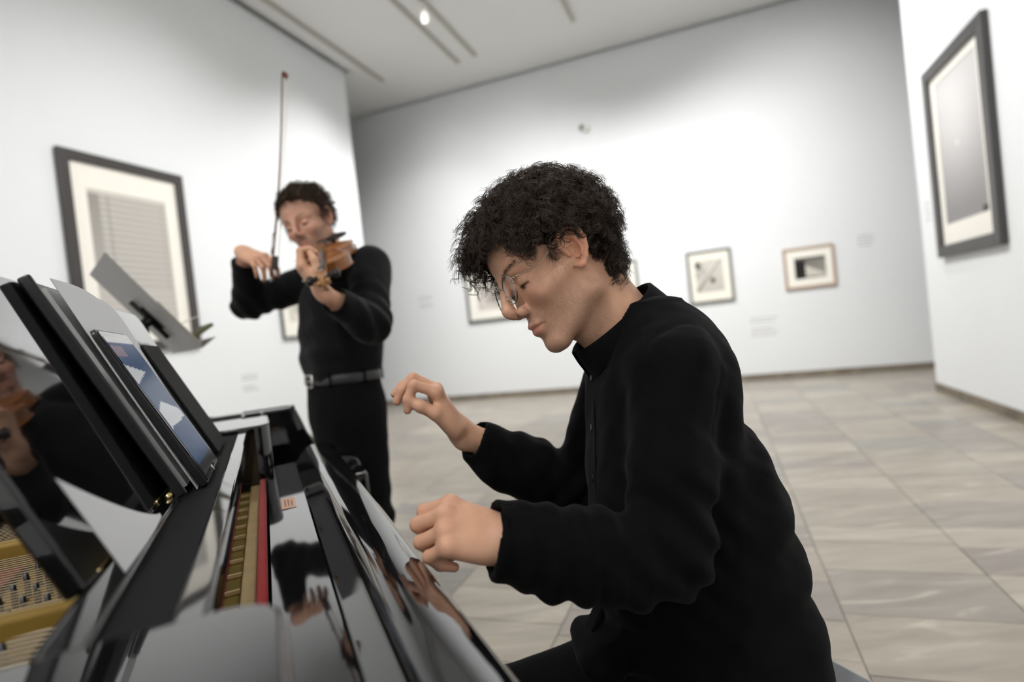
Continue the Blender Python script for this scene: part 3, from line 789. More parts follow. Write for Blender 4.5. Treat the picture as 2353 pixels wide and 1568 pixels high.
def head_color(P, base, stub=.5, brow=(.05, .032, .022)):
    x, y, z = P[:, 0], np.abs(P[:, 1]), P[:, 2]
    C = np.tile(np.asarray(base), (len(P), 1))
    def mix(w_, c): 
        C[:] = C*(1-w_[:, None])+np.asarray(c)*w_[:, None]
    red = np.exp(-((x-.08)**2/.0008+(y-.036)**2/.0006+(z+.018)**2/.0006))*.35+np.exp(-(((x-.118)/.014)**2+(y/.012)**2+((z+.02)/.012)**2))*.35
    mix(np.clip(red, 0, 1), np.array(base)*np.array([1.0, .70, .66]))
    ear = np.clip((y-.074)/.008, 0, 1)*(np.abs(x-.01) < .03)*.45
    mix(ear, np.array(base)*np.array([1.05, .68, .62]))
    jl = 1/(1+np.exp((z+.030+.45*np.clip(.03-x, -.02, .1))/.008)); jl *= 1/(1+np.exp(-(x+.004)/.006)); jl *= 1/(1+np.exp(-(z+.155)/.006))
    lips = (np.abs(((P[:, 1])/.0225)) < 1)*np.exp(-((z+.0583+.002*(y/.02))/.0098)**4)*(x > .084)*np.clip(1.35-(y/.0225)**2*1.2, 0, 1)
    h = .8+.12*wob(P.astype(np.float32), 2300, 5)+.12*nrs.normal(size=len(P))
    mix(np.clip(jl*stub*h*(1-np.clip(lips, 0, 1)), 0, 1), np.array([.10, .07, .055]))
    mix(np.clip(lips*.7, 0, 1), np.array(base)*np.array([.70, .46, .48]))
    # brow hairs, lash line, nostril
    bz = .0285+.010*np.sin(np.clip((y-.012)/.04, 0, 1)*2.2)
    b = .75*np.exp(-((z-bz)/.0034)**4)*np.clip((y-.009)/.008, 0, 1)*np.clip((.056-y)/.022, 0, 1)*(x > .06)
    mix(np.clip(b*(.85+.15*wob(P.astype(np.float32), 1500, 9)), 0, .95), brow)
    l = np.exp(-((z-.0042)/.0019)**2)*(y > .020)*(y < .046)*(x > .078); mix(np.clip(l, 0, .92), (.02, .014, .011))
    ir = np.exp(-((z-.0030)/.0032)**4-((y-.0325)/.0055)**4)*(x > .080); mix(np.clip(ir, 0, .9), (.016, .011, .009))
    nn = np.exp(-(((x-.1055)/.006)**2+((y-.0068)/.003)**2+((z+.030)/.0035)**2)); mix(np.clip(nn, 0, .8), (.08, .03, .025))
    return np.clip(C, 0, 1)

FLEN = [(.043, .026, .020), (.047, .030, .021), (.043, .028, .020), (.034, .021, .018)]
FY = [.0285, .0095, -.0105, -.0285]; FX = [.090, .093, .088, .080]; FR = [.0092, .0094, .0088, .0078]
def hand_geo(flex, thumb, spread=(6, 1, -4, -9), fore=(-.22, 0, 0), mirror=False, curl_in=0., h=.0022, fr=.034):
    """right hand: x to the fingers, y to the thumb, z out of the back; flex = 4 x (mcp, pip, dip) degrees; thumb = 4 points"""
    prims = []; tips = []
    for i in range(4):
        p = np.array([FX[i], FY[i], -.003*abs(i-1)]); a = 0; sp = math.radians(spread[i]); pts = [p.copy()]
        for L_, fx in zip(FLEN[i], flex[i]):
            a += math.radians(fx); dirv = np.array([math.cos(a)*math.cos(sp), math.cos(a)*math.sin(sp), -math.sin(a)])
            p = p+dirv*L_; pts.append(p.copy())
        r = FR[i]; prims.append((pts, [r*1.08, r*1.02, r*.93, r*.76])); tips.append((pts[-1], pts[-1]-pts[-2], a))
    mc0 = [(.012, .014, 0), (.008, .005, .001), (.008, -.006, .0), (.010, -.016, -.002)]
    def f(p):
        d = None
        for i in range(4):
            k = cap(p, mc0[i], prims[i][0][0]+np.array([0, 0, -.003]), .0135, .0118); d = k if d is None else smin(d, k, .012)
        d = smin(d, ell(p, (.045, -.020, -.010), (.040, .015, .013)), .012)
        d = smin(d, ell(p, (.038, .022, -.012), (.034, .017, .014)), .012)
        d = smin(d, cap(p, (.012, 0, -.002), (-.012, 0, -.001), .0225, .0225), .014)
        fo_ = np.asarray(fore, float)
        A = p*np.array([1, 1, 1.0], np.float32)
        d = smin(d, cap(A, fo_*.02, fo_*.45, .0225, .029), .012); d = smin(d, cap(A, fo_*.45, fo_, .029, fr), .02)
        fg = None
        for i in range(4):
            pts, rs = prims[i]; g = polycap(p, pts, rs, .0035)
            g = smin(g, ell(p, pts[0]+np.array([0, 0, .0015]), (.011, .0095, .0095)), .004)
            g = np.minimum(g, ell(p, pts[1], (rs[1]*1.08,)*3))
            fg = g if fg is None else smin(fg, g, .0007)
        d = smin(d, fg, .007)
        th = polycap(p, thumb, [.0165, .0118, .0105, .0082], .006); d = smin(d, th, .008)
        return d
    allp = np.vstack([np.array(pr[0]) for pr in prims]+[np.array(thumb), np.zeros((1, 3)), np.array([fore])])
    lo = allp.min(0)-.045; hi = allp.max(0)+.045
    V, Q = nets(f, lo, hi, h)
    C = np.tile(SKIN, (len(V), 1))
    for pts, rs in prims:      # knuckles and finger tips a little redder, nails paler
        for j, w_ in ((0, .35), (1, .35), (2, .25), (3, .4)):
            k = np.exp(-(np.linalg.norm(V-pts[j], axis=1)/.011)**2)*w_; C = C*(1-k[:, None])+np.array([.60, .25, .17])*k[:, None]
    if mirror: V = V*np.array([1, -1, 1], np.float32); Q = Q[:, ::-1]
    return V, Q, C
def join(parts):
    V = []; Q = []; C = []; n = 0
    for v, q, c in parts: V.append(v); Q.append(q+n); C.append(c); n += len(v)
    return np.vstack(V), np.vstack(Q), np.vstack(C)

def torso_fn(p, prof, yaw=0., k=1.):
    """stacked elliptical sections: rows z, cx, cy, half depth, half width, in a frame turned by yaw"""
    P_ = np.array(prof); z = p[:, 2]
    cx = np.interp(z, P_[:, 0], P_[:, 1]); cy = np.interp(z, P_[:, 0], P_[:, 2]); a = np.interp(z, P_[:, 0], P_[:, 3]); b = np.interp(z, P_[:, 0], P_[:, 4])
    dx = p[:, 0]-cx; dy = p[:, 1]-cy; c, s = math.cos(yaw), math.sin(yaw)
    u = dx*c+dy*s; v = -dx*s+dy*c
    e = 2.4
    r = (np.abs(u/a)**e+np.abs(v/b)**e)**(1/e)
    d = (r-1)*np.minimum(a, b)
    d = np.maximum(d, np.maximum(P_[0, 0]-z, z-P_[-1, 0]))
    return d.astype(np.float32)
def smooth_prof(prof, n=40):
    P_ = np.array(prof); t = np.linspace(0, len(P_)-1, n)
    Q = spline(P_[:, :3], n); R_ = spline(P_[:, [0, 3, 4]], n)
    o = np.hstack([Q, R_[:, 1:]]); return o[np.argsort(o[:, 0])]

# ---------------------------------------------------------------- hair as real strands
def curls(roots, normals, length, rad, turns, droop, n_str, seg, rr, seed, comb=None, jit=.0035, wave=False):
    """locks of strands: each lock is a helix growing from the scalp; returns tube mesh data"""
    r = np.random.RandomState(seed); Vs = []; sides = 3
    t = np.linspace(0, 1, seg)[None, :, None]
    N_ = len(roots)
    nrm = normals/np.linalg.norm(normals, axis=1)[:, None]
    rv = r.normal(size=(N_, 3)); tang = np.cross(nrm, rv); tang /= np.linalg.norm(tang, axis=1)[:, None]
    L_ = (length*(.65+.7*r.rand(N_)))[:, None, None]
    dirv = nrm+.55*tang+(comb if comb is not None else 0); dirv /= np.linalg.norm(dirv, axis=1)[:, None]
    cl = roots[:, None]+dirv[:, None]*L_*(t-.12*t*t)+np.array(droop)[None, None]*L_*t**2
    a = np.cross(dirv, r.normal(size=(N_, 3))); a /= np.linalg.norm(a, axis=1)[:, None]; b = np.cross(dirv, a)
    ph = r.rand(N_)[:, None, None]*6.28; sgn = np.where(r.rand(N_) < .5, 1, -1)[:, None, None]; tn = (turns*(.7+.6*r.rand(N_)))[:, None, None]
    R_ = (rad*(.6+.8*r.rand(N_)))[:, None, None]*np.minimum(t*4, 1)
    hel = R_*(a[:, None]*np.cos(sgn*tn*6.28*t+ph)+b[:, None]*np.sin(sgn*tn*6.28*t+ph)*(.3 if wave else 1))
    base = cl+hel
    out = []
    for s in range(n_str):
        off = r.normal(size=(N_, 1, 3))*jit*.6+r.normal(size=(N_, 1, 3))*jit*t
        sc = 1+.25*r.normal(size=(N_, 1, 1))
        out.append(cl+hel*sc+off)
    S = np.concatenate(out, 0)                    # strands, seg, 3
    T_ = np.gradient(S, axis=1); T_ /= np.linalg.norm(T_, axis=2)[..., None]+1e-9
    ref = np.array([.31, .52, .79]); A = np.cross(T_, ref); A /= np.linalg.norm(A, axis=2)[..., None]+1e-9; B = np.cross(T_, A)
    wr = rr*(1-.75*np.linspace(0, 1, seg)**2)[None, :, None, None]
    th = np.arange(sides)*2*np.pi/sides
    V = S[:, :, None]+wr*(A[:, :, None]*np.cos(th)[None, None, :, None]+B[:, :, None]*np.sin(th)[None, None, :, None])
    ns = S.shape[0]; V = V.reshape(-1, 3)
    idx = np.arange(ns*seg*sides).reshape(ns, seg, sides)
    q = np.stack([idx[:, :-1], np.roll(idx, -1, 2)[:, :-1], np.roll(idx, -1, 2)[:, 1:], idx[:, 1:]], -1).reshape(-1, 4)
    return V.astype(np.float32), q
def scalp(n, keep, seed, c=(.0, 0, .058), r=(.100, .078, .082)):
    rs = np.random.RandomState(seed); out = []
    while sum(len(o) for o in out) < n:
        v = rs.normal(size=(4000, 3)); v /= np.linalg.norm(v, axis=1)[:, None]; P = np.array(c)+v*np.array(r); N_ = v/np.array(r)
        m = keep(P); out.append(np.hstack([P[m], N_[m]]))
    o = np.vstack(out)[:n]; return o[:, :3], o[:, 3:]/np.linalg.norm(o[:, 3:], axis=1)[:, None]
M_hair = mat('hair_dark', (.040, .024, .0155), .34, spec=.45)
M_hair2 = mat('hair_brown', (.050, .031, .018), .5, spec=.3)

# ================================================================== THE PIANIST (local x forward, y to his left, z up)
PIA = math.radians(188)
man = empty('person', (.30, .94, 0), PIA)
tag(man, 'seated pianist in a black shirt with curly dark hair and round glasses, hands raised', 'person')
M_shirt = mat('shirt_black', (.0032, .0032, .0037), .9, bump=.3, bscale=1400, spec=.12, sheen=.03, var=.2, vscale=60)
M_trous = mat('trousers_black', (.004, .004, .0044), .9, bump=.2, bscale=900, spec=.15)
M_button = mat('button_black', (.02, .02, .02), .25)
M_shoe = mat('shoe_black', (.01, .01, .01), .25)
HO = np.array([.207, 0, 1.209]); HR = euler(12, 24, 13)
_hs = head_sdf(1., 1.02)
NB = put(np.array([[-.022, 0, -.035]]), HR, HO)[0]
def pianist_head(p):
    q = (p-HO.astype(np.float32))@HR.astype(np.float32)
    d = _hs(q.astype(np.float32))
    d = smin(d, cap(p, NB, (.085, 0, 1.05), .052, .060), .022)
    d = smin(d, cap(p, put(np.array([[.02, 0, -.075]]), HR, HO)[0], (.135, 0, 1.07), .030, .036), .025)
    return d
V, Q = nets(pianist_head, (.02, -.13, 1.03), (.38, .13, 1.39), .0020)
Ph = (V-HO)@HR
parts = [(V, Q, head_color(Ph, SKIN, .42))]
L_SH, L_EL, L_WR = np.array([.100, .125, 1.035]), np.array([.150, .180, .808]), np.array([.352, .200, .862])
R_SH, R_EL, R_WR = np.array([.065, -.175, 1.045]), np.array([.165, -.212, .785]), np.array([.392, -.152, .944])
def hand_frame(xd, zd, left):
    x = np.array(xd, float); x /= np.linalg.norm(x); z = np.array(zd, float); z -= x*(z@x); z /= np.linalg.norm(z); y = np.cross(z, x)
    return np.stack([x, y, z], 1)        # for a left hand the mesh itself is mirrored in y
def add_hand(wr, el, xd, zd, left, flex, thumb, spread=(6, 1, -4, -9), h=.0022, flen=.2):
    Rm = hand_frame(xd, zd, left); fo_ = Rm.T@((el-wr)/np.linalg.norm(el-wr)*flen)
    if left: fo_ = fo_*np.array([1, -1, 1])
    v, q, c = hand_geo(flex, thumb, spread, fo_, left, h=h)
    return put(v, Rm, wr), q, c
parts.append(add_hand(R_WR, R_EL, (.40, .02, .917), (-.917, -.08, .40), False,
    [(42, 86, 20), (34, 74, 20), (26, 62, 18), (10, 46, 16)], [(.015, .022, -.008), (.060, .037, -.024), (.084, .037, -.040), (.101, .029, -.050)]))
parts.append(add_hand(L_WR, L_EL, (.88, -.06, .38), (-.28, .62, .73), True,
    [(48, 82, 40), (52, 88, 40), (56, 88, 42), (58, 84, 40)], [(.015, .022, -.010), (.050, .040, -.030), (.074, .032, -.042), (.094, .018, -.048)], (3, 1, -2, -5)))
core = smooth_prof([(.51, -.02, 0, .10, .14), (.70, .03, 0, .10, .13), (.95, .06, 0, .085, .13), (1.06, .075, 0, .06, .12)], 20)
def body_core(p):
    d = torso_fn(p, core)
    for s, e, w_ in ((L_SH, L_EL, L_WR), (R_SH, R_EL, R_WR)):
        d = smin(d, cap(p, s, e, .036, .03), .02); d = smin(d, cap(p, e, w_, .03, .02), .02)
    for sg in (1, -1):
        d = smin(d, cap(p, (-.03, .09*sg, .545), (.36, .12*sg, .44), .05, .04), .03); d = smin(d, cap(p, (.36, .12*sg, .44), (.33, .12*sg, .09), .04, .03), .03)
        d = smin(d, cap(p, (.31, .12*sg, .05), (.44, .13*sg, .045), .03, .025), .02)
    return smin(d, cap(p, (.08, 0, 1.02), (.10, 0, 1.08), .05, .05), .02)
V, Q = nets(body_core, (-.2, -.3, 0), (.5, .3, 1.16), .012); parts.append((V, Q, np.tile(SKIN, (len(V), 1))))
V, Q, C = join(parts)
body = mesh('body', V, Q, M_skin, man, True, C)

# shirt
SH = smooth_prof([(.4775, .016, 0, .156, .172), (.50, .020, 0, .160, .175), (.56, .030, 0, .168, .178), (.63, .040, 0, .168, .172), (.70, .046, 0, .157, .167), (.78, .046, 0, .153, .162), (.86, .058, 0, .139, .156), (.94, .072, 0, .116, .152),
                  (1.01, .080, 0, .102, .148), (1.06, .084, 0, .088, .125), (1.10, .082, 0, .078, .105), (1.135, .088, 0, .055, .070)], 60)
def sleeve(p, s, e, w_, r0, r1, r2, stop):
    m_ = e+(w_-e)*stop; mid_ = e+(w_-e)*.5
    d = cap(p, s, s+(e-s)*.55, r0, r1*1.02); d = smin(d, cap(p, s+(e-s)*.55, e, r1*1.02, r1*.95), .03); d = smin(d, cap(p, e, mid_, r1*.98, r1*.86), .03); d = smin(d, cap(p, mid_, m_, r1*.86, r2), .02)
    ax = (w_-e)/np.linalg.norm(w_-e); cut = (p-m_.astype(np.float32))@ax.astype(np.float32)
    d = smax(d, cut, .006)
    ins = cap(p, e+(w_-e)*.80, w_+ax*.05, r2-.018, r2-.008)       # open cuff: hollow the end of the sleeve
    return smax(d, -ins, .004), ax
def fold(p, c, ax, freq, amp, rad, seed):
    """soft diagonal creases that die away from their centre"""
    q = p-np.asarray(c, np.float32); a = np.asarray(ax, np.float32); a = a/np.linalg.norm(a)
    w_ = np.exp(-(q*q).sum(1)/(rad*rad)); return amp*w_*np.sin((q@a)*freq+1.5*wob(p, 14, seed))
def shirt_f(p):
    d = torso_fn(p, SH)
    for sg in (1, -1):
        d = smin(d, cap(p, (.085, .050*sg, 1.095), (.090, .125*sg, 1.045), .048, .056), .035)
    d = smin(d, ell(p, (.022, 0, 1.03), (.058, .115, .09)), .04)          # rounded upper back
    s1_, _ = sleeve(p, L_SH, L_EL, L_WR, .058, .053, .048, 1.15)
    s1_ = smin(s1_, cap(p, (.335, .203, .838), (.215, .200, .798), .034, .046), .03)      # slack cloth under the forearm
    s1_ = smin(s1_, cap(p, (.31, .203, .808), (.325, .203, .797), .020, .012), .02)
    s2_, _ = sleeve(p, R_SH, R_EL, R_WR, .066, .058, .040, .90)
    s2_ = smin(s2_, cap(p, (.340, -.160, .872), (.230, -.19, .795), .032, .042), .03)
    axR = (R_WR-R_EL)/np.linalg.norm(R_WR-R_EL); s2_ = smax(s2_, -cap(p, R_EL+(R_WR-R_EL)*.74, R_WR+axR*.06, .031, .036), .004)
    # reopen the left cuff after the slack was added
    axL = (L_WR-L_EL)/np.linalg.norm(L_WR-L_EL); s1_ = smax(s1_, -cap(p, L_EL+(L_WR-L_EL)*.85, L_WR+axL*.10, .026, .041), .004)
    d = smin(d, s1_, .022); d = smin(d, s2_, .022)
    d = smin(d, ell(p, (.228, .02, .598), (.030, .10, .034)), .025)      # cloth bunched over the lap
    d = d+.0028*wob(p, 30, 3)+.0014*wob(p, 80, 4)
    d = d+fold(p, L_EL, (1, 0, -.9), 150, .006, .10, 1)+fold(p, R_EL, (.9, 0, 1), 140, .006, .09, 2)+fold(p, (.29, .21, .83), (1, 0, .1), 170, .0045, .09, 6)+fold(p, (.28, -.19, .87), (.9, 0, -.3), 160, .004, .09, 9)
    d = d+fold(p, (-.10, .06, .74), (-.25, .2, 1), 70, .008, .13, 3)+fold(p, (-.05, .12, .93), (1, 0, .35), 70, .006, .15, 5)+fold(p, (.20, .05, .62), (.1, 0, 1), 90, .006, .12, 7)+fold(p, (.12, .2, 1.0), (1, .1, .5), 80, .004, .10, 8)
    # armhole seam and yoke seam
    seam = np.abs((p-np.array([.072, .150, 1.05], np.float32))@np.array([-.10, .96, .25], np.float32)); near = np.exp(-((p-np.array([.07, .16, 1.05], np.float32))**2).sum(1)/.011)
    d = d+.0035*near*np.exp(-(seam/.004)**2)
    d = smax(d, -cap(p, (.10, 0, 1.045), (.215, 0, 1.235), .060, .066), .006)     # neck opening
    return d
V, Q = nets(shirt_f, (-.22, -.33, .43), (.43, .33, 1.18), .0048)
shirt = mesh('shirt', V, Q, M_shirt, man, True)
# collar: stand with a turned-down leaf
def collar(name, parent, c, e1, e2, up, r1, r2, gap, m, hs=.026, leaf=.036, tip=.02, th=.0022):
    n = 56; rows = []
    ts = np.linspace(gap, 2*np.pi-gap, n)
    for t in ts:
        fr = max(0, math.cos(t)); dirv = e1*math.cos(t)*r1+e2*math.sin(t)*r2; out = dirv/np.linalg.norm(dirv)
        b = c+dirv; tipx = tip*fr**6
        rows.append([b-up*.012, b+up*hs*.5, b+up*hs*.92+out*.001, b+up*hs+out*.004, b+up*hs*.92+out*.007, b+up*(hs-leaf*.5)+out*.010, b+up*(hs-leaf-tipx)+out*.013,
                     b+up*(hs-leaf-tipx)+out*.010, b+up*(hs-leaf*.5)+out*.0065, b+up*hs*.80+out*.0035, b+up*hs*.3+out*.003, b-up*.012+out*.003])
    k = len(rows[0]); V = np.array(rows).reshape(-1, 3); F = []
    for i in range(n-1):
        for j in range(k):
            l = (j+1) % k; F.append((i*k+j, i*k+l, (i+1)*k+l, (i+1)*k+j))
    F += [tuple(range(k))[::-1], tuple((n-1)*k+j for j in range(k))]
    bm = bmesh.new(); vs = [bm.verts.new(v) for v in V]
    for f in F: bm.faces.new([vs[i] for i in f])
    bmesh.ops.recalc_face_normals(bm, faces=bm.faces[:])
    return from_bm(name, bm, m, parent, 60)
ce1 = np.array([.80, 0, -.60]); cup = np.array([.60, 0, .80])
collar('collar', shirt, np.array([.124, 0, 1.102]), ce1, np.array([0, 1., 0]), cup, .078, .069, .16, M_shirt)
# placket and buttons down the front, pushed onto the cloth
def front_x(z, y=0.):
    xs = np.linspace(.40, .02, 400).astype(np.float32); P = np.stack([xs, np.full(400, y, np.float32), np.full(400, z, np.float32)], 1); v = shirt_f(P); i = np.argmax(v < 0); return float(xs[i])
pz = np.linspace(1.045, .60, 30); pts = np.array([(front_x(z, .0)+.0006, 0.0, z) for z in pz]); pts[:, 0] = np.convolve(np.pad(pts[:, 0], 2, 'edge'), np.ones(5)/5, 'valid')
Vp = []; 
for p in pts: Vp += [(p[0]-.004, -.016, p[2]), (p[0]+.0015, -.015, p[2]), (p[0]+.0015, .015, p[2]), (p[0]-.004, .016, p[2])]
Fp = []
for i in range(len(pts)-1):
    for j in range(3): Fp.append((i*4+j, i*4+j+1, (i+1)*4+j+1, (i+1)*4+j))
mesh('placket', Vp, Fp, M_shirt, shirt, False)
for z in (1.03, .95, .87, .79, .71):
    x = float(np.interp(-z, -pz, pts[:, 0]))
    lathe('button', [(.0052, 0), (.0055, .0012), (.0046, .002), (.003, .0014)], M_button, shirt, 14, align((x+.0016, .0, z), (0, 1, 0), (1, 0, .1)))
# trousers
def tr_f(p):
    d = ell(p, (-.005, 0, .530), (.125, .150, .085))
    for sg in (1, -1):
        y0 = .095*sg; kn = np.array([.40, .135*sg, .44])
        d = smin(d, cap(p, (.0, y0, .515), kn, .078, .058), .04); d = smin(d, cap(p, kn, (.37, .13*sg, .12), .062, .046), .03)
    d = d+.003*wob(p, 26, 21)+fold(p, (.06, .1, .60), (1, .3, .2), 70, .004, .14, 4)
    return smax(smax(d, .10-p[:, 2], .004), (.4775-p[:, 2])-np.maximum(p[:, 0]-.16, 0)*6, .004)
V, Q = nets(tr_f, (-.22, -.24, .08), (.50, .24, .68), .008)
mesh('trousers', V, Q, M_trous, man, True)
def shoe_f(sg):
    def f(p):
        d = smin(cap(p, (.33, .13*sg, .055), (.46, .14*sg, .035), .042, .034), ell(p, (.335, .13*sg, .075), (.045, .038, .05)), .02)
        return smax(d, .004-p[:, 2], .004)
    return f
for sg in (1, -1):
    V, Q = nets(shoe_f(sg), (.26, .13*sg-.07, -.01), (.53, .13*sg+.08, .15), .006); mesh('shoe', V, Q, M_shoe, man, True)

# hair: dark cushion plus curled strands
GD = np.array([0, 0, -1.])@HR
def hl(P):
    x, y, z = P[:, 0], np.abs(P[:, 1]), P[:, 2]
    k = z > .017+.68*np.maximum(x, -.03)+.9*np.minimum(x+.03, 0)-.014*np.clip((y-.035)/.03, 0, 1)
    ear_ = ((x-.006)**2+(z-.008)**2 < .031**2) & (y > .05)
    return k & ~ear_
def cap_f(p):
    x, z = p[:, 0], p[:, 2]; q = p.copy(); q[:, 1] = np.abs(q[:, 1])
    d = ell(p, (-.006, 0, .066), (.112, .090, .088)); d = smin(d, ell(p, (-.045, 0, .005), (.060, .064, .062)), .03)
    d = d+.004*wob(p, 95, 31)+.0022*wob(p, 220, 32)
    d = smax(d, (.022+.70*np.maximum(x, -.03)+.9*np.minimum(x+.03, 0)-.014*np.clip((q[:, 1]-.035)/.03, 0, 1)-z)*.8, .012)
    d = smax(d, -ell(q, (.010, .088, .010), (.030, .03, .036)), .006)
    return d
V, Q = nets(cap_f, (-.15, -.12, -.09), (.13, .12, .18), .004)
hair = mesh('hair', put(V, HR, HO), Q, mat('hair_base', (.012, .008, .006), .9, spec=.1), man, True)
P1, N1 = scalp(1450, hl, 3)
P2, N2 = scalp(380, lambda P: (P[:, 0] < -.034) & (np.abs(P[:, 1]) < .056) & (P[:, 2] < .03) & (P[:, 2] > -.066+.15*(P[:, 0]+.07)), 4, (-.022, 0, .006), (.066, .062, .075))
Pr = np.vstack([P1, P2]); Nr = np.vstack([N1, N2])
fwd = np.clip((Pr[:, 0]-.02)/.06, 0, 1)[:, None]*np.array([.75, 0, -.05]); 
low = np.clip((.03-Pr[:, 2])/.08, 0, 1)[:, None]*np.array([-.15, 0, -.5])
ln = np.where(Pr[:, 2] < .02, .024, np.where(Pr[:, 0] > .05, np.where(Pr[:, 1] > .015, .034, .048), .038))
lift = .012*np.clip((Pr[:, 2]+.0)/.05, 0, 1)
V, Q = curls(Pr+Nr*lift[:, None]*.6, Nr, ln, .0058, 2.3, GD*.30, 6, 28, .00050, 5, fwd+low, .0019)
cu_ = mesh('curls', put(V, HR, HO), Q, M_hair, hair, True)
# eyebrow hairs
for sg in (1, -1):
    yy = np.linspace(.014, .050, 130)+.001*np.random.RandomState(3).normal(size=130); zz = .0285+.010*np.sin(np.clip((yy-.012)/.04, 0, 1)*2.2)+.0018*np.random.RandomState(4).normal(size=130)
    P0 = np.stack([np.interp(yy, [.01, .03, .05], [.1035, .0985, .085]), sg*yy, zz], 1).astype(np.float32)
    for _ in range(6): P0[:, 0] -= _hs(P0)*.8
    V, Q = curls(P0.astype(float), np.tile(np.array([.45, .9*sg, .35]), (130, 1)), np.full(130, .0065), .0004, .5, GD*.1, 1, 6, .00018, 21, None, .0004)
    eb = mesh('eyebrow', put(V, HR, HO), Q, M_hair, hair, True); eb['kind'] = 'stuff'
# a few loose ringlets over the forehead
rs_ = np.random.RandomState(8); rt = np.stack([.088+.012*rs_.rand(46), -.045+.09*rs_.rand(46), .082+.022*rs_.rand(46)], 1); nt_ = np.tile(np.array([.9, 0, .15]), (46, 1))+.25*rs_.normal(size=(46, 3))
V, Q = curls(rt, nt_, np.full(46, .040), .0068, 3.4, GD*.55, 7, 60, .00042, 9, None, .0005)
cu_['kind'] = 'stuff'
ri_ = mesh('ringlets', put(V, HR, HO), Q, M_hair, hair, True)
ri_['kind'] = 'stuff'
# sideburn stubble strands
rt = np.stack([.028+.012*rs_.rand(260), .063*np.ones(260), -.002+.045*rs_.rand(260)], 1); nt_ = np.array([[0, .6, -1.4]])+.2*rs_.normal(size=(260, 3))
V, Q = curls(rt, nt_, np.full(260, .013), .0015, .6, GD*.3, 1, 8, .00016, 12, None, .001)
sbm = mesh('sideburn', put(V, HR, HO), Q, M_hair, hair, True)
sbm['kind'] = 'stuff'

# glasses: thin round metal rims
gl = empty('glasses', (0, 0, 0)); tag(gl, 'thin round metal-rimmed glasses worn by the pianist', 'glasses')
GM = Matrix(((HR[0][0], HR[0][1], HR[0][2], HO[0]), (HR[1][0], HR[1][1], HR[1][2], HO[1]), (HR[2][0], HR[2][1], HR[2][2], HO[2]), (0, 0, 0, 1)))
gl.matrix_world = Matrix.Translation((.30, .94, 0))@Matrix.Rotation(PIA, 4, 'Z')@GM
M_wire = mat('glasses_metal', (.42, .36, .28), .22, 1.)
M_lens = bpy.data.materials.new('lens_glass'); M_lens.use_nodes = True
nt = M_lens.node_tree; bs = nt.nodes['Principled BSDF']; nt.nodes.remove(bs)
tb = nt.nodes.new('ShaderNodeBsdfTransparent'); gb = nt.nodes.new('ShaderNodeBsdfGlossy'); gb.inputs['Roughness'].default_value = .02; mx = nt.nodes.new('ShaderNodeMixShader'); fr_ = nt.nodes.new('ShaderNodeMath'); fr_.operation = 'POWER'; lw_ = nt.nodes.new('ShaderNodeLayerWeight'); lw_.inputs[0].default_value = .5; nt.links.new(lw_.outputs['Facing'], fr_.inputs[0]); fr_.inputs[1].default_value = 3.5
nt.links.new(fr_.outputs[0], mx.inputs[0]); nt.links.new(tb.outputs[0], mx.inputs[1]); nt.links.new(gb.outputs[0], mx.inputs[2]); nt.links.new(mx.outputs[0], nt.nodes['Material Output'].inputs[0])
for sg in (1, -1):
    c = np.array([.1095, .0335*sg, .010]); ex = np.array([-.12, 1*sg, 0]); ex /= np.linalg.norm(ex); ez = np.array([-.20, 0, .98]); ez -= ex*(ez@ex); ez /= np.linalg.norm(ez)
    th = np.linspace(0, 2*np.pi, 49); R_ = .0228
    ring = np.array([c+ex*R_*math.cos(t)+ez*R_*.97*math.sin(t) for t in th])
    tube('rim', ring, .0011, M_wire, gl, 6)
    Vl = [tuple(c)]+[tuple(c+(q-c)*.985) for q in ring[:-1]]; mesh('lens', Vl, [(0, 1+i, 1+(i+1) % 48) for i in range(48)], M_lens, gl, True)
    hinge = c+ex*R_*.93+ez*R_*.35
    hp = tube('hinge', [hinge, hinge+np.array([-.004, .003*sg, .001])], .0016, M_wire, gl, 6)
    tube('temple', spline([hinge+np.array([-.003, .0025*sg, .001]), (.065, .0665*sg, .016), (.015, .0775*sg, .032), (-.002, .0775*sg, .030), (-.014, .0745*sg, .008)], 30), .0009, M_wire, gl, 6)
    tube('nose_pad_arm', [c-ex*R_*.8-ez*.006, c-ex*R_*.72-ez*.008+np.array([-.009, 0, 0])], .0006, M_wire, gl, 5)
tube('bridge', spline([(.1110, .0125, .018), (.1135, .006, .0225), (.114, 0, .0235), (.1135, -.006, .0225), (.1110, -.0125, .018)], 16), .001, M_wire, gl, 6)

# bench under the pianist
be = empty('piano_bench', (.270, .918, 0), math.radians(23.6)); tag(be, 'piano bench with grey upholstered seat under the pianist', 'bench')
M_seat = mat('seat_grey', (.16, .165, .175), .75, bump=.3, bscale=700)
bm = bmesh.new(); bm_box(bm, (-.16, -.36, .405), (.246, .30, .476), .010, 3); from_bm('seat', bm, M_seat, be, 50)
tube('piping', [(-.158, -.358, .472), (.244, -.358, .472), (.244, .298, .472), (-.158, .298, .472), (-.158, -.358, .472)], .003, mat('piping_pale', (.35, .35, .36), .6), be, 6)
tube('seam', [(.10, -.358, .4765), (.10, .298, .4765)], .0015, mat('piping_pale'), be, 6)
box('apron', (-.14, -.34, .33), (.215, .28, .405), M_gloss, be, .004)
for x in (-.125, .19):
    for y in (-.32, .26): box('leg', (x-.022, y-.022, 0), (x+.022, y+.022, .33), M_gloss, be, .004)

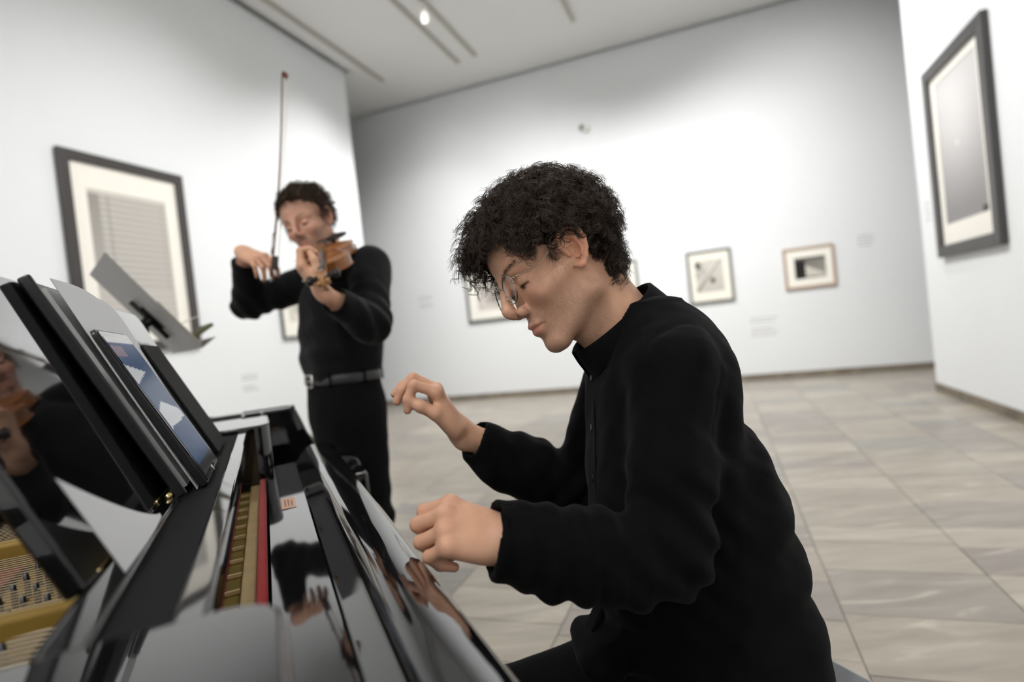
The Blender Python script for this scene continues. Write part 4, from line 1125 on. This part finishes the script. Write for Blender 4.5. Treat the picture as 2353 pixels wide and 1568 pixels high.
# ================================================================== THE VIOLINIST
VO = np.array([-.62, 2.14, 0])
vm = empty('person', tuple(VO)); tag(vm, 'standing violinist in black shirt and trousers playing beside the piano', 'person')
def W(x, y, z): return np.array([x, y, z])-VO
VY = math.radians(221.3); vf = np.array([math.cos(VY), math.sin(VY), 0]); vl = np.array([-vf[1], vf[0], 0])
VHO = W(-.685, 2.095, 1.582); VHR = euler(-104, 15, 11)
_hv = head_sdf(1.05, .98)
nb = put(np.array([[-.02, 0, -.04]]), VHR, VHO)[0]; neckb = W(-.60, 2.135, 1.40)
def vhead(p):
    q = ((p-VHO.astype(np.float32))@VHR.astype(np.float32)).astype(np.float32)
    return smin(_hv(q), cap(p, nb, neckb, .052, .062), .022)
lo = VHO-.16; hi = VHO+.18; lo[2] = 1.38
V, Q = nets(vhead, lo, hi, .0036)
SK2 = np.array([.68, .38, .27])
Ph = (V-VHO)@VHR; C = head_color(Ph, SK2, .42, (.05, .033, .022))
mous = np.exp(-((Ph[:, 2]+.044)/.0055)**2)*(np.abs(Ph[:, 1]) < .022)*(Ph[:, 0] > .085)*.8+np.exp(-((Ph[:, 2]+.080)/.009)**2-(Ph[:, 1]/.009)**2)*(Ph[:, 0] > .07)*.8
C = C*(1-mous[:, None])+np.array([.05, .03, .02])*mous[:, None]
vparts = [(V, Q, C)]
vRS, vRE, vRW = W(-.752, 2.250, 1.400), W(-1.000, 2.215, 1.335), W(-.925, 2.050, 1.505)
vLS, vLE, vLW = W(-.472, 2.015, 1.400), W(-.450, 1.850, 1.190), W(-.522, 1.630, 1.285)
vparts.append(add_hand(vRW, vRE, (.80, -.48, -.36), (.20, -.45, .80), False, [(28, 40, 22), (34, 46, 24), (36, 46, 24), (24, 52, 26)], [(.015, .022, -.010), (.050, .030, -.030), (.074, .022, -.046), (.094, .010, -.052)], h=.0032))
vparts.append(add_hand(vLW, vLE, (-.58, -.08, .80), (-.74, -.42, -.50), True, [(34, 82, 40), (40, 80, 44), (46, 76, 44), (44, 70, 40)], [(.015, .022, -.008), (.052, .042, -.022), (.078, .048, -.034), (.100, .046, -.040)], h=.0032))
vc = smooth_prof([(.92, -.02, 0, .09, .13), (1.15, 0, 0, .09, .14), (1.36, .01, 0, .08, .14), (1.42, .02, 0, .05, .1)], 20)
def vcore(p):
    d = torso_fn(p, vc, VY)
    for s, e, w_ in ((vRS, vRE, vRW), (vLS, vLE, vLW)):
        d = smin(d, cap(p, s, e, .038, .03), .02); d = smin(d, cap(p, e, w_, .03, .02), .02)
    for sg in (1, -1):
        hp = vl*.09*sg+np.array([-.02, 0, .92]); d = smin(d, cap(p, hp, hp*np.array([1, 1, 0])+np.array([0, 0, .50]), .06, .045), .03); d = smin(d, cap(p, hp*np.array([1, 1, 0])+np.array([0, 0, .50]), hp*np.array([1, 1, 0])+np.array([0, 0, .08]), .045, .03), .02)
    return d
V, Q = nets(vcore, (-.5, -.62, .03), (.3, .3, 1.5), .014); vparts.append((V, Q, np.tile(SK2, (len(V), 1))))
V, Q, C = join(vparts); mesh('body', V, Q, M_skin, vm, True, C)
VS = smooth_prof([(1.010, -.028, .005, .118, .158), (1.06, -.026, .005, .134, .170), (1.15, -.018, 0, .140, .176), (1.25, -.006, 0, .138, .180), (1.33, .004, -.004, .130, .180), (1.39, .010, -.005, .105, .160), (1.43, .016, -.005, .075, .11), (1.455, .020, -.005, .055, .07)], 50)
M_shirt2 = mat('shirt_black_soft', (.005, .005, .006), .85, bump=.25, bscale=900, spec=.2, sheen=.08)
def vsl(p, s, e, w_, r0, r1, r2, stop):
    m_ = e+(w_-e)*stop; ax = (w_-e)/np.linalg.norm(w_-e)
    d = smin(cap(p, s, e, r0, r1), cap(p, e, m_, r1, r2), .03); d = smax(d, (p-m_.astype(np.float32))@ax.astype(np.float32), .006)
    return smax(d, -cap(p, e+(w_-e)*.7, w_+ax*.05, r2-.008, r2-.006), .004)
def vshirt(p):
    d = torso_fn(p, VS, VY)
    for sh in (vRS, vLS): d = smin(d, cap(p, neckb+np.array([0, 0, .0]), sh, .055, .062), .04)
    d = smin(d, vsl(p, vRS, vRE, vRW, .072, .058, .040, .82), .025); d = smin(d, vsl(p, vLS, vLE, vLW, .074, .062, .042, .80), .025)
    d = d+.004*wob(p, 24, 41)+.0016*wob(p, 70, 42)+fold(p, vLE, (.2, 1, .6), 120, .006, .12, 3)+fold(p, vRE, (1, .2, .6), 120, .006, .12, 4)+fold(p, vf*.1+np.array([0, 0, 1.12]), (.2, .3, 1), 60, .006, .16, 6)
    return smax(d, -cap(p, neckb+np.array([0, 0, .01]), nb, .058, .062), .006)
V, Q = nets(vshirt, (-.52, -.62, .99), (.34, .32, 1.52), .0062)
vs_ = mesh('shirt', V, Q, M_shirt2, vm, True)
up_ = (nb-neckb)/np.linalg.norm(nb-neckb); e1 = VHR[:, 0]-up_*(VHR[:, 0]@up_); e1 /= np.linalg.norm(e1)
collar('collar', vs_, neckb+up_*.045, e1, np.cross(up_, e1), up_, .070, .066, .25, M_shirt2)
VT = smooth_prof([(.78, -.028, .005, .112, .170), (.90, -.026, .005, .128, .172), (.98, -.028, .005, .121, .160), (1.035, -.028, .005, .117, .155)], 20)
def vtr(p):
    d = torso_fn(p, VT, VY)
    for sg in (1, -1):
        hp = vl*.088*sg+np.array([-.026, 0, .86]); kn = vl*.10*sg+np.array([-.02, 0, .50]); ft = vl*.11*sg+np.array([-.03, 0.0, .07])
        d = smin(d, cap(p, hp, kn, .098, .072), .02); d = smin(d, cap(p, kn, ft, .072, .058), .02)
    d = d+.003*wob(p, 24, 51)+fold(p, np.array([0, 0, .52]), (.1, .1, 1), 55, .005, .2, 5)
    return smax(d, .05-p[:, 2], .004)
V, Q = nets(vtr, (-.3, -.3, .03), (.26, .3, 1.06), .009)
tr = mesh('trousers', V, Q, M_trous, vm, True)
# belt with buckle
def beltpt(t, z, off):
    e = 2.4; a, b = .120+off, .159+off; c, s = math.cos(t), math.sin(t); u = a*math.copysign(abs(c)**(2/e), c); v = b*math.copysign(abs(s)**(2/e), s)
    return np.array([-.028, .005, z])+vf*u+vl*v
Vb = []; n = 64
for i in range(n):
    t = 2*math.pi*i/n
    for z, off in ((.998, -.003), (.998, .005), (1.0, .0065), (1.029, .0065), (1.031, .005), (1.031, -.003)): Vb.append(beltpt(t, z, off))
Fb = [(i*6+j, i*6+(j+1) % 6, ((i+1) % n)*6+(j+1) % 6, ((i+1) % n)*6+j) for i in range(n) for j in range(6)]
belt = mesh('belt', Vb, Fb, mat('belt_leather', (.035, .034, .036), .4), vm, True)
bc = beltpt(0, 1.0145, .009); bx_, bz_ = vl, np.array([0, 0, 1.])
tube('buckle', [bc+bx_*x+bz_*z for x, z in ((-.026, -.021), (.026, -.021), (.026, .021), (-.026, .021), (-.026, -.021))], .0036, mat('buckle_steel', (.72, .70, .66), .2, 1.), belt, 6)
tube('buckle_pin', [bc-bx_*.026+vf*.002, bc+bx_*.026+vf*.003], .002, mat('buckle_steel'), belt, 6)
for t in (.7, 1.6, -1.0, 2.6):
    c0 = beltpt(t, .990, .009); c1 = beltpt(t, 1.040, .009); tube('belt_loop', [c0, c1], .006, M_trous, tr, 6, .4)
for sg in (1, -1):
    base = vl*.11*sg+np.array([-.03, 0, 0])
    def f(p, base=base):
        d = smin(cap(p, base+np.array([0, 0, .05])-vf*.04, base+vf*.13+np.array([0, 0, .035]), .042, .034), ell(p, base+np.array([0, 0, .07]), (.045, .045, .05)), .02); return smax(d, .004-p[:, 2], .004)
    V, Q = nets(f, base+np.array([-.2, -.2, -.01]), base+np.array([.2, .2, .14]), .007); mesh('shoe', V, Q, M_shoe, vm, True)
# hair: short and wavy
def vhl(P):
    x, y, z = P[:, 0], np.abs(P[:, 1]), P[:, 2]
    k = z > .020+.72*np.maximum(x, -.03)+.8*np.minimum(x+.03, 0); k |= (x > .024) & (x < .038) & (z > -.02) & (z < .05) & (y > .05)
    return k & ~(((x-.006)**2+(z-.008)**2 < .027**2) & (y > .05))
def vcap(p):
    x, z = p[:, 0], p[:, 2]; q = p.copy(); q[:, 1] = np.abs(q[:, 1])
    d = ell(p, (-.004, 0, .064), (.112, .087, .088)); d = d+.0035*wob(p, 80, 61)+.002*wob(p, 190, 62)
    d = smax(d, (.031+.004*wob(p, 150, 63)+.74*np.maximum(x, -.03)+.8*np.minimum(x+.03, 0)-z)*.8, .010)
    return smax(d, -ell(q, (.010, .088, .010), (.030, .03, .034)), .006)
V, Q = nets(vcap, (-.15, -.12, -.08), (.13, .12, .18), .005)
vh = mesh('hair', put(V, VHR, VHO), Q, M_hair2, vm, True)
P1, N1 = scalp(750, vhl, 13); GD2 = np.array([0, 0, -1.])@VHR
V, Q = curls(P1+N1*.009, N1, np.full(len(P1), .030), .0035, 1.0, GD2*.25, 6, 12, .0006, 15, np.array([[.6, 1.5, .1]])*np.where(P1[:, 2:3] > .05, 1., .2)+np.array([[-.5, 0, -1.6]])*np.where(P1[:, 2:3] > .05, 0., 1.), .003, True)
wv_ = mesh('waves', put(V, VHR, VHO), Q, M_hair2, vh, True)

wv_['kind'] = 'stuff'
# ---------------------------------------------------------------- violin
vE = np.array([-.630, 2.045, 1.492]); vS = np.array([-.493, 1.554, 1.316]); vax = (vS-vE)/np.linalg.norm(vS-vE)
VM4 = align(vE, vax, (-.30, .25, .9))
vio = empty('violin', (0, 0, 0)); vio.matrix_world = Matrix(VM4.tolist()); tag(vio, 'brown violin held under the violinist’s chin, scroll towards the camera', 'violin')
M_var = mat('violin_varnish', (.30, .105, .025), .22, coat=.4, var=.25, vscale=25); M_var2 = mat('maple_neck', (.36, .17, .06), .3, var=.2, vscale=40); M_ebn = mat('ebony_fittings', (.012, .011, .010), .3)
ox = [0, .004, .02, .05, .09, .125, .145, .155, .175, .20, .22, .228, .24, .27, .30, .33, .348, .354, .355]; oy = [0, .03, .066, .095, .1035, .095, .080, .074, .058, .0545, .060, .0665, .074, .083, .082, .066, .040, .018, 0]
ts = np.linspace(0, len(ox)-1, 70); sx = spline(np.stack([ox, oy, np.zeros(len(ox))], 1), 70); sx[:, 1] = np.maximum(sx[:, 1], 0)
outl = [(x, y) for x, y, _ in sx]+[(x, -y) for x, y, _ in sx[-2:0:-1]]; outl = np.array(outl)
def plate(z0, sgn, nm, arch):
    V = []; F = []; n = len(outl); cx = np.array([.18, 0]); rows = 7
    for k in range(rows+1):
        s = 1-k/rows; 
        for p in outl:
            c2 = np.array([np.clip(p[0], .10, .26), 0]); q = c2+(p-c2)*s; V.append((q[0], q[1], z0+sgn*arch*(1-(s**2.2))))
    for k in range(rows):
        for i in range(n):
            j = (i+1) % n; F.append((k*n+i, k*n+j, (k+1)*n+j, (k+1)*n+i))
    F.append(tuple(range(n)))
    bm = bmesh.new(); vs = [bm.verts.new(v) for v in V]
    for f in F: bm.faces.new([vs[i] for i in f])
    bmesh.ops.remove_doubles(bm, verts=bm.verts[:], dist=1e-5); bmesh.ops.recalc_face_normals(bm, faces=bm.faces[:])
    return from_bm(nm, bm, M_var, vio, 60)
plate(.0, 1, 'top_plate', .014); plate(-.034, -1, 'back_plate', .013)
prism('ribs', [tuple(np.array([.18, 0])+(p-np.array([.18, 0]))*.97) for p in outl], -.034, 0, 2, M_var, vio)
prism('neck', [(-.012, .002), (.012, .002), (.009, -.012), (0, -.016), (-.009, -.012)], 0, .15, 0, M_var2, vio, .001).location = (.34, 0, .008)
prism('fingerboard', [(-.012, 0), (.012, 0), (.010, .005), (0, .0065), (-.010, .005)], 0, .27, 0, M_ebn, vio, .0006).location = (.225, 0, .018)
box('peg_box', (.488, -.012, -.012), (.555, .012, .012), M_var2, vio, .004)
th = np.linspace(0, 4.2*np.pi, 50); rr_ = .019*(1-th/th[-1]*.72)
tube('scroll', np.stack([.566+rr_*np.cos(th-1.6), .004*np.sin(th*.0)+0*th, -.006+rr_*np.sin(th-1.6)], 1), .0062, M_var2, vio, 8)
lathe('scroll_eye', [(.008, -.018), (.009, 0), (.008, .018)], M_var2, vio, 14, align((.566, 0, -.006), (1, 0, 0), (0, 1, 0)))
for k in range(4):
    sg = 1 if k % 2 else -1; x = .500+.013*k
    pg = tube('peg', [(x, -sg*.014, 0), (x, sg*.030, 0)], [.0035, .0045], M_ebn, vio, 8)
    lathe('peg_head', [(.004, 0), (.011, .004), (.011, .016), (.004, .020)], M_ebn, pg, 10, align((x, sg*.028, 0), (1, 0, 0), (0, sg, 0)))
box('tailpiece', (.018, -.018, .022), (.125, .018, .028), M_ebn, vio, .003)
prism('bridge', [(-.021, .012), (.021, .012), (.016, .036), (0, .044), (-.016, .036)], .190, .194, 0, M_var2, vio)
for k in range(4):
    y = -.011+k*.0073; tube('string', [(.12, y, .029), (.192, y, .043), (.49, y*.62, .0265), (.51, y*.5, .012)], .0005, M_steel, vio, 4)
V, Q = nets(lambda p: smin(ell(p, (.035, .052, .024), (.040, .042, .009)), cap(p, (.005, .03, -.01), (.01, .045, .025), .008, .008), .01), (-.03, -.01, -.04), (.09, .11, .06), .004)
mesh('chin_rest', V, Q, M_ebn, vio, True)
tube('shoulder_rest', spline([(.06, -.10, -.045), (.05, -.05, -.062), (.055, 0, -.068), (.05, .05, -.066), (.07, .10, -.050)], 24), .010, M_ebn, vio, 8, .5)
for y in (-.10, .10): tube('rest_foot', [(.06, y, -.05), (.06, y*1.04, -.018)], .003, M_steel, vio, 6)
# ---------------------------------------------------------------- bow
b0 = np.array([-.806, 1.975, 1.392]); b1 = np.array([-.735, 2.120, 2.155])
bow = empty('violin_bow', (0, 0, 0)); BM = align(b0, b1-b0, (.9, .3, 0)); bow.matrix_world = Matrix(BM.tolist()); tag(bow, 'violin bow held upright in the violinist’s right hand', 'bow')
BL = float(np.linalg.norm(b1-b0)); M_perna = mat('pernambuco', (.12, .030, .012), .25, coat=.3); M_bhair = mat('bow_hair', (.72, .64, .48), .6)
xs = np.linspace(0, BL, 40); tube('stick', np.stack([xs, 0*xs, -.018*np.sin(np.pi*np.clip(xs/BL, 0, 1))*-.55], 1), np.linspace(.0044, .0028, 40), M_perna, bow, 8)
prism('head', [(BL-.012, 0), (BL+.008, 0), (BL+.004, .014), (BL-.006, .022), (BL-.022, .020), (BL-.016, .010)], -.005, .005, 1, M_perna, bow, .001)
box('frog', (.030, -.0065, .003), (.078, .0065, .022), M_ebn, bow, .003)
tube('screw', [(-.014, 0, 0), (.004, 0, 0)], .0042, M_steel, bow, 8)
box('hair_ribbon', (.072, -.005, .0205), (BL-.012, .005, .0222), M_bhair, bow)
tube('winding', [(.085, 0, .0005), (.16, 0, .002)], .0049, M_steel, bow, 8)
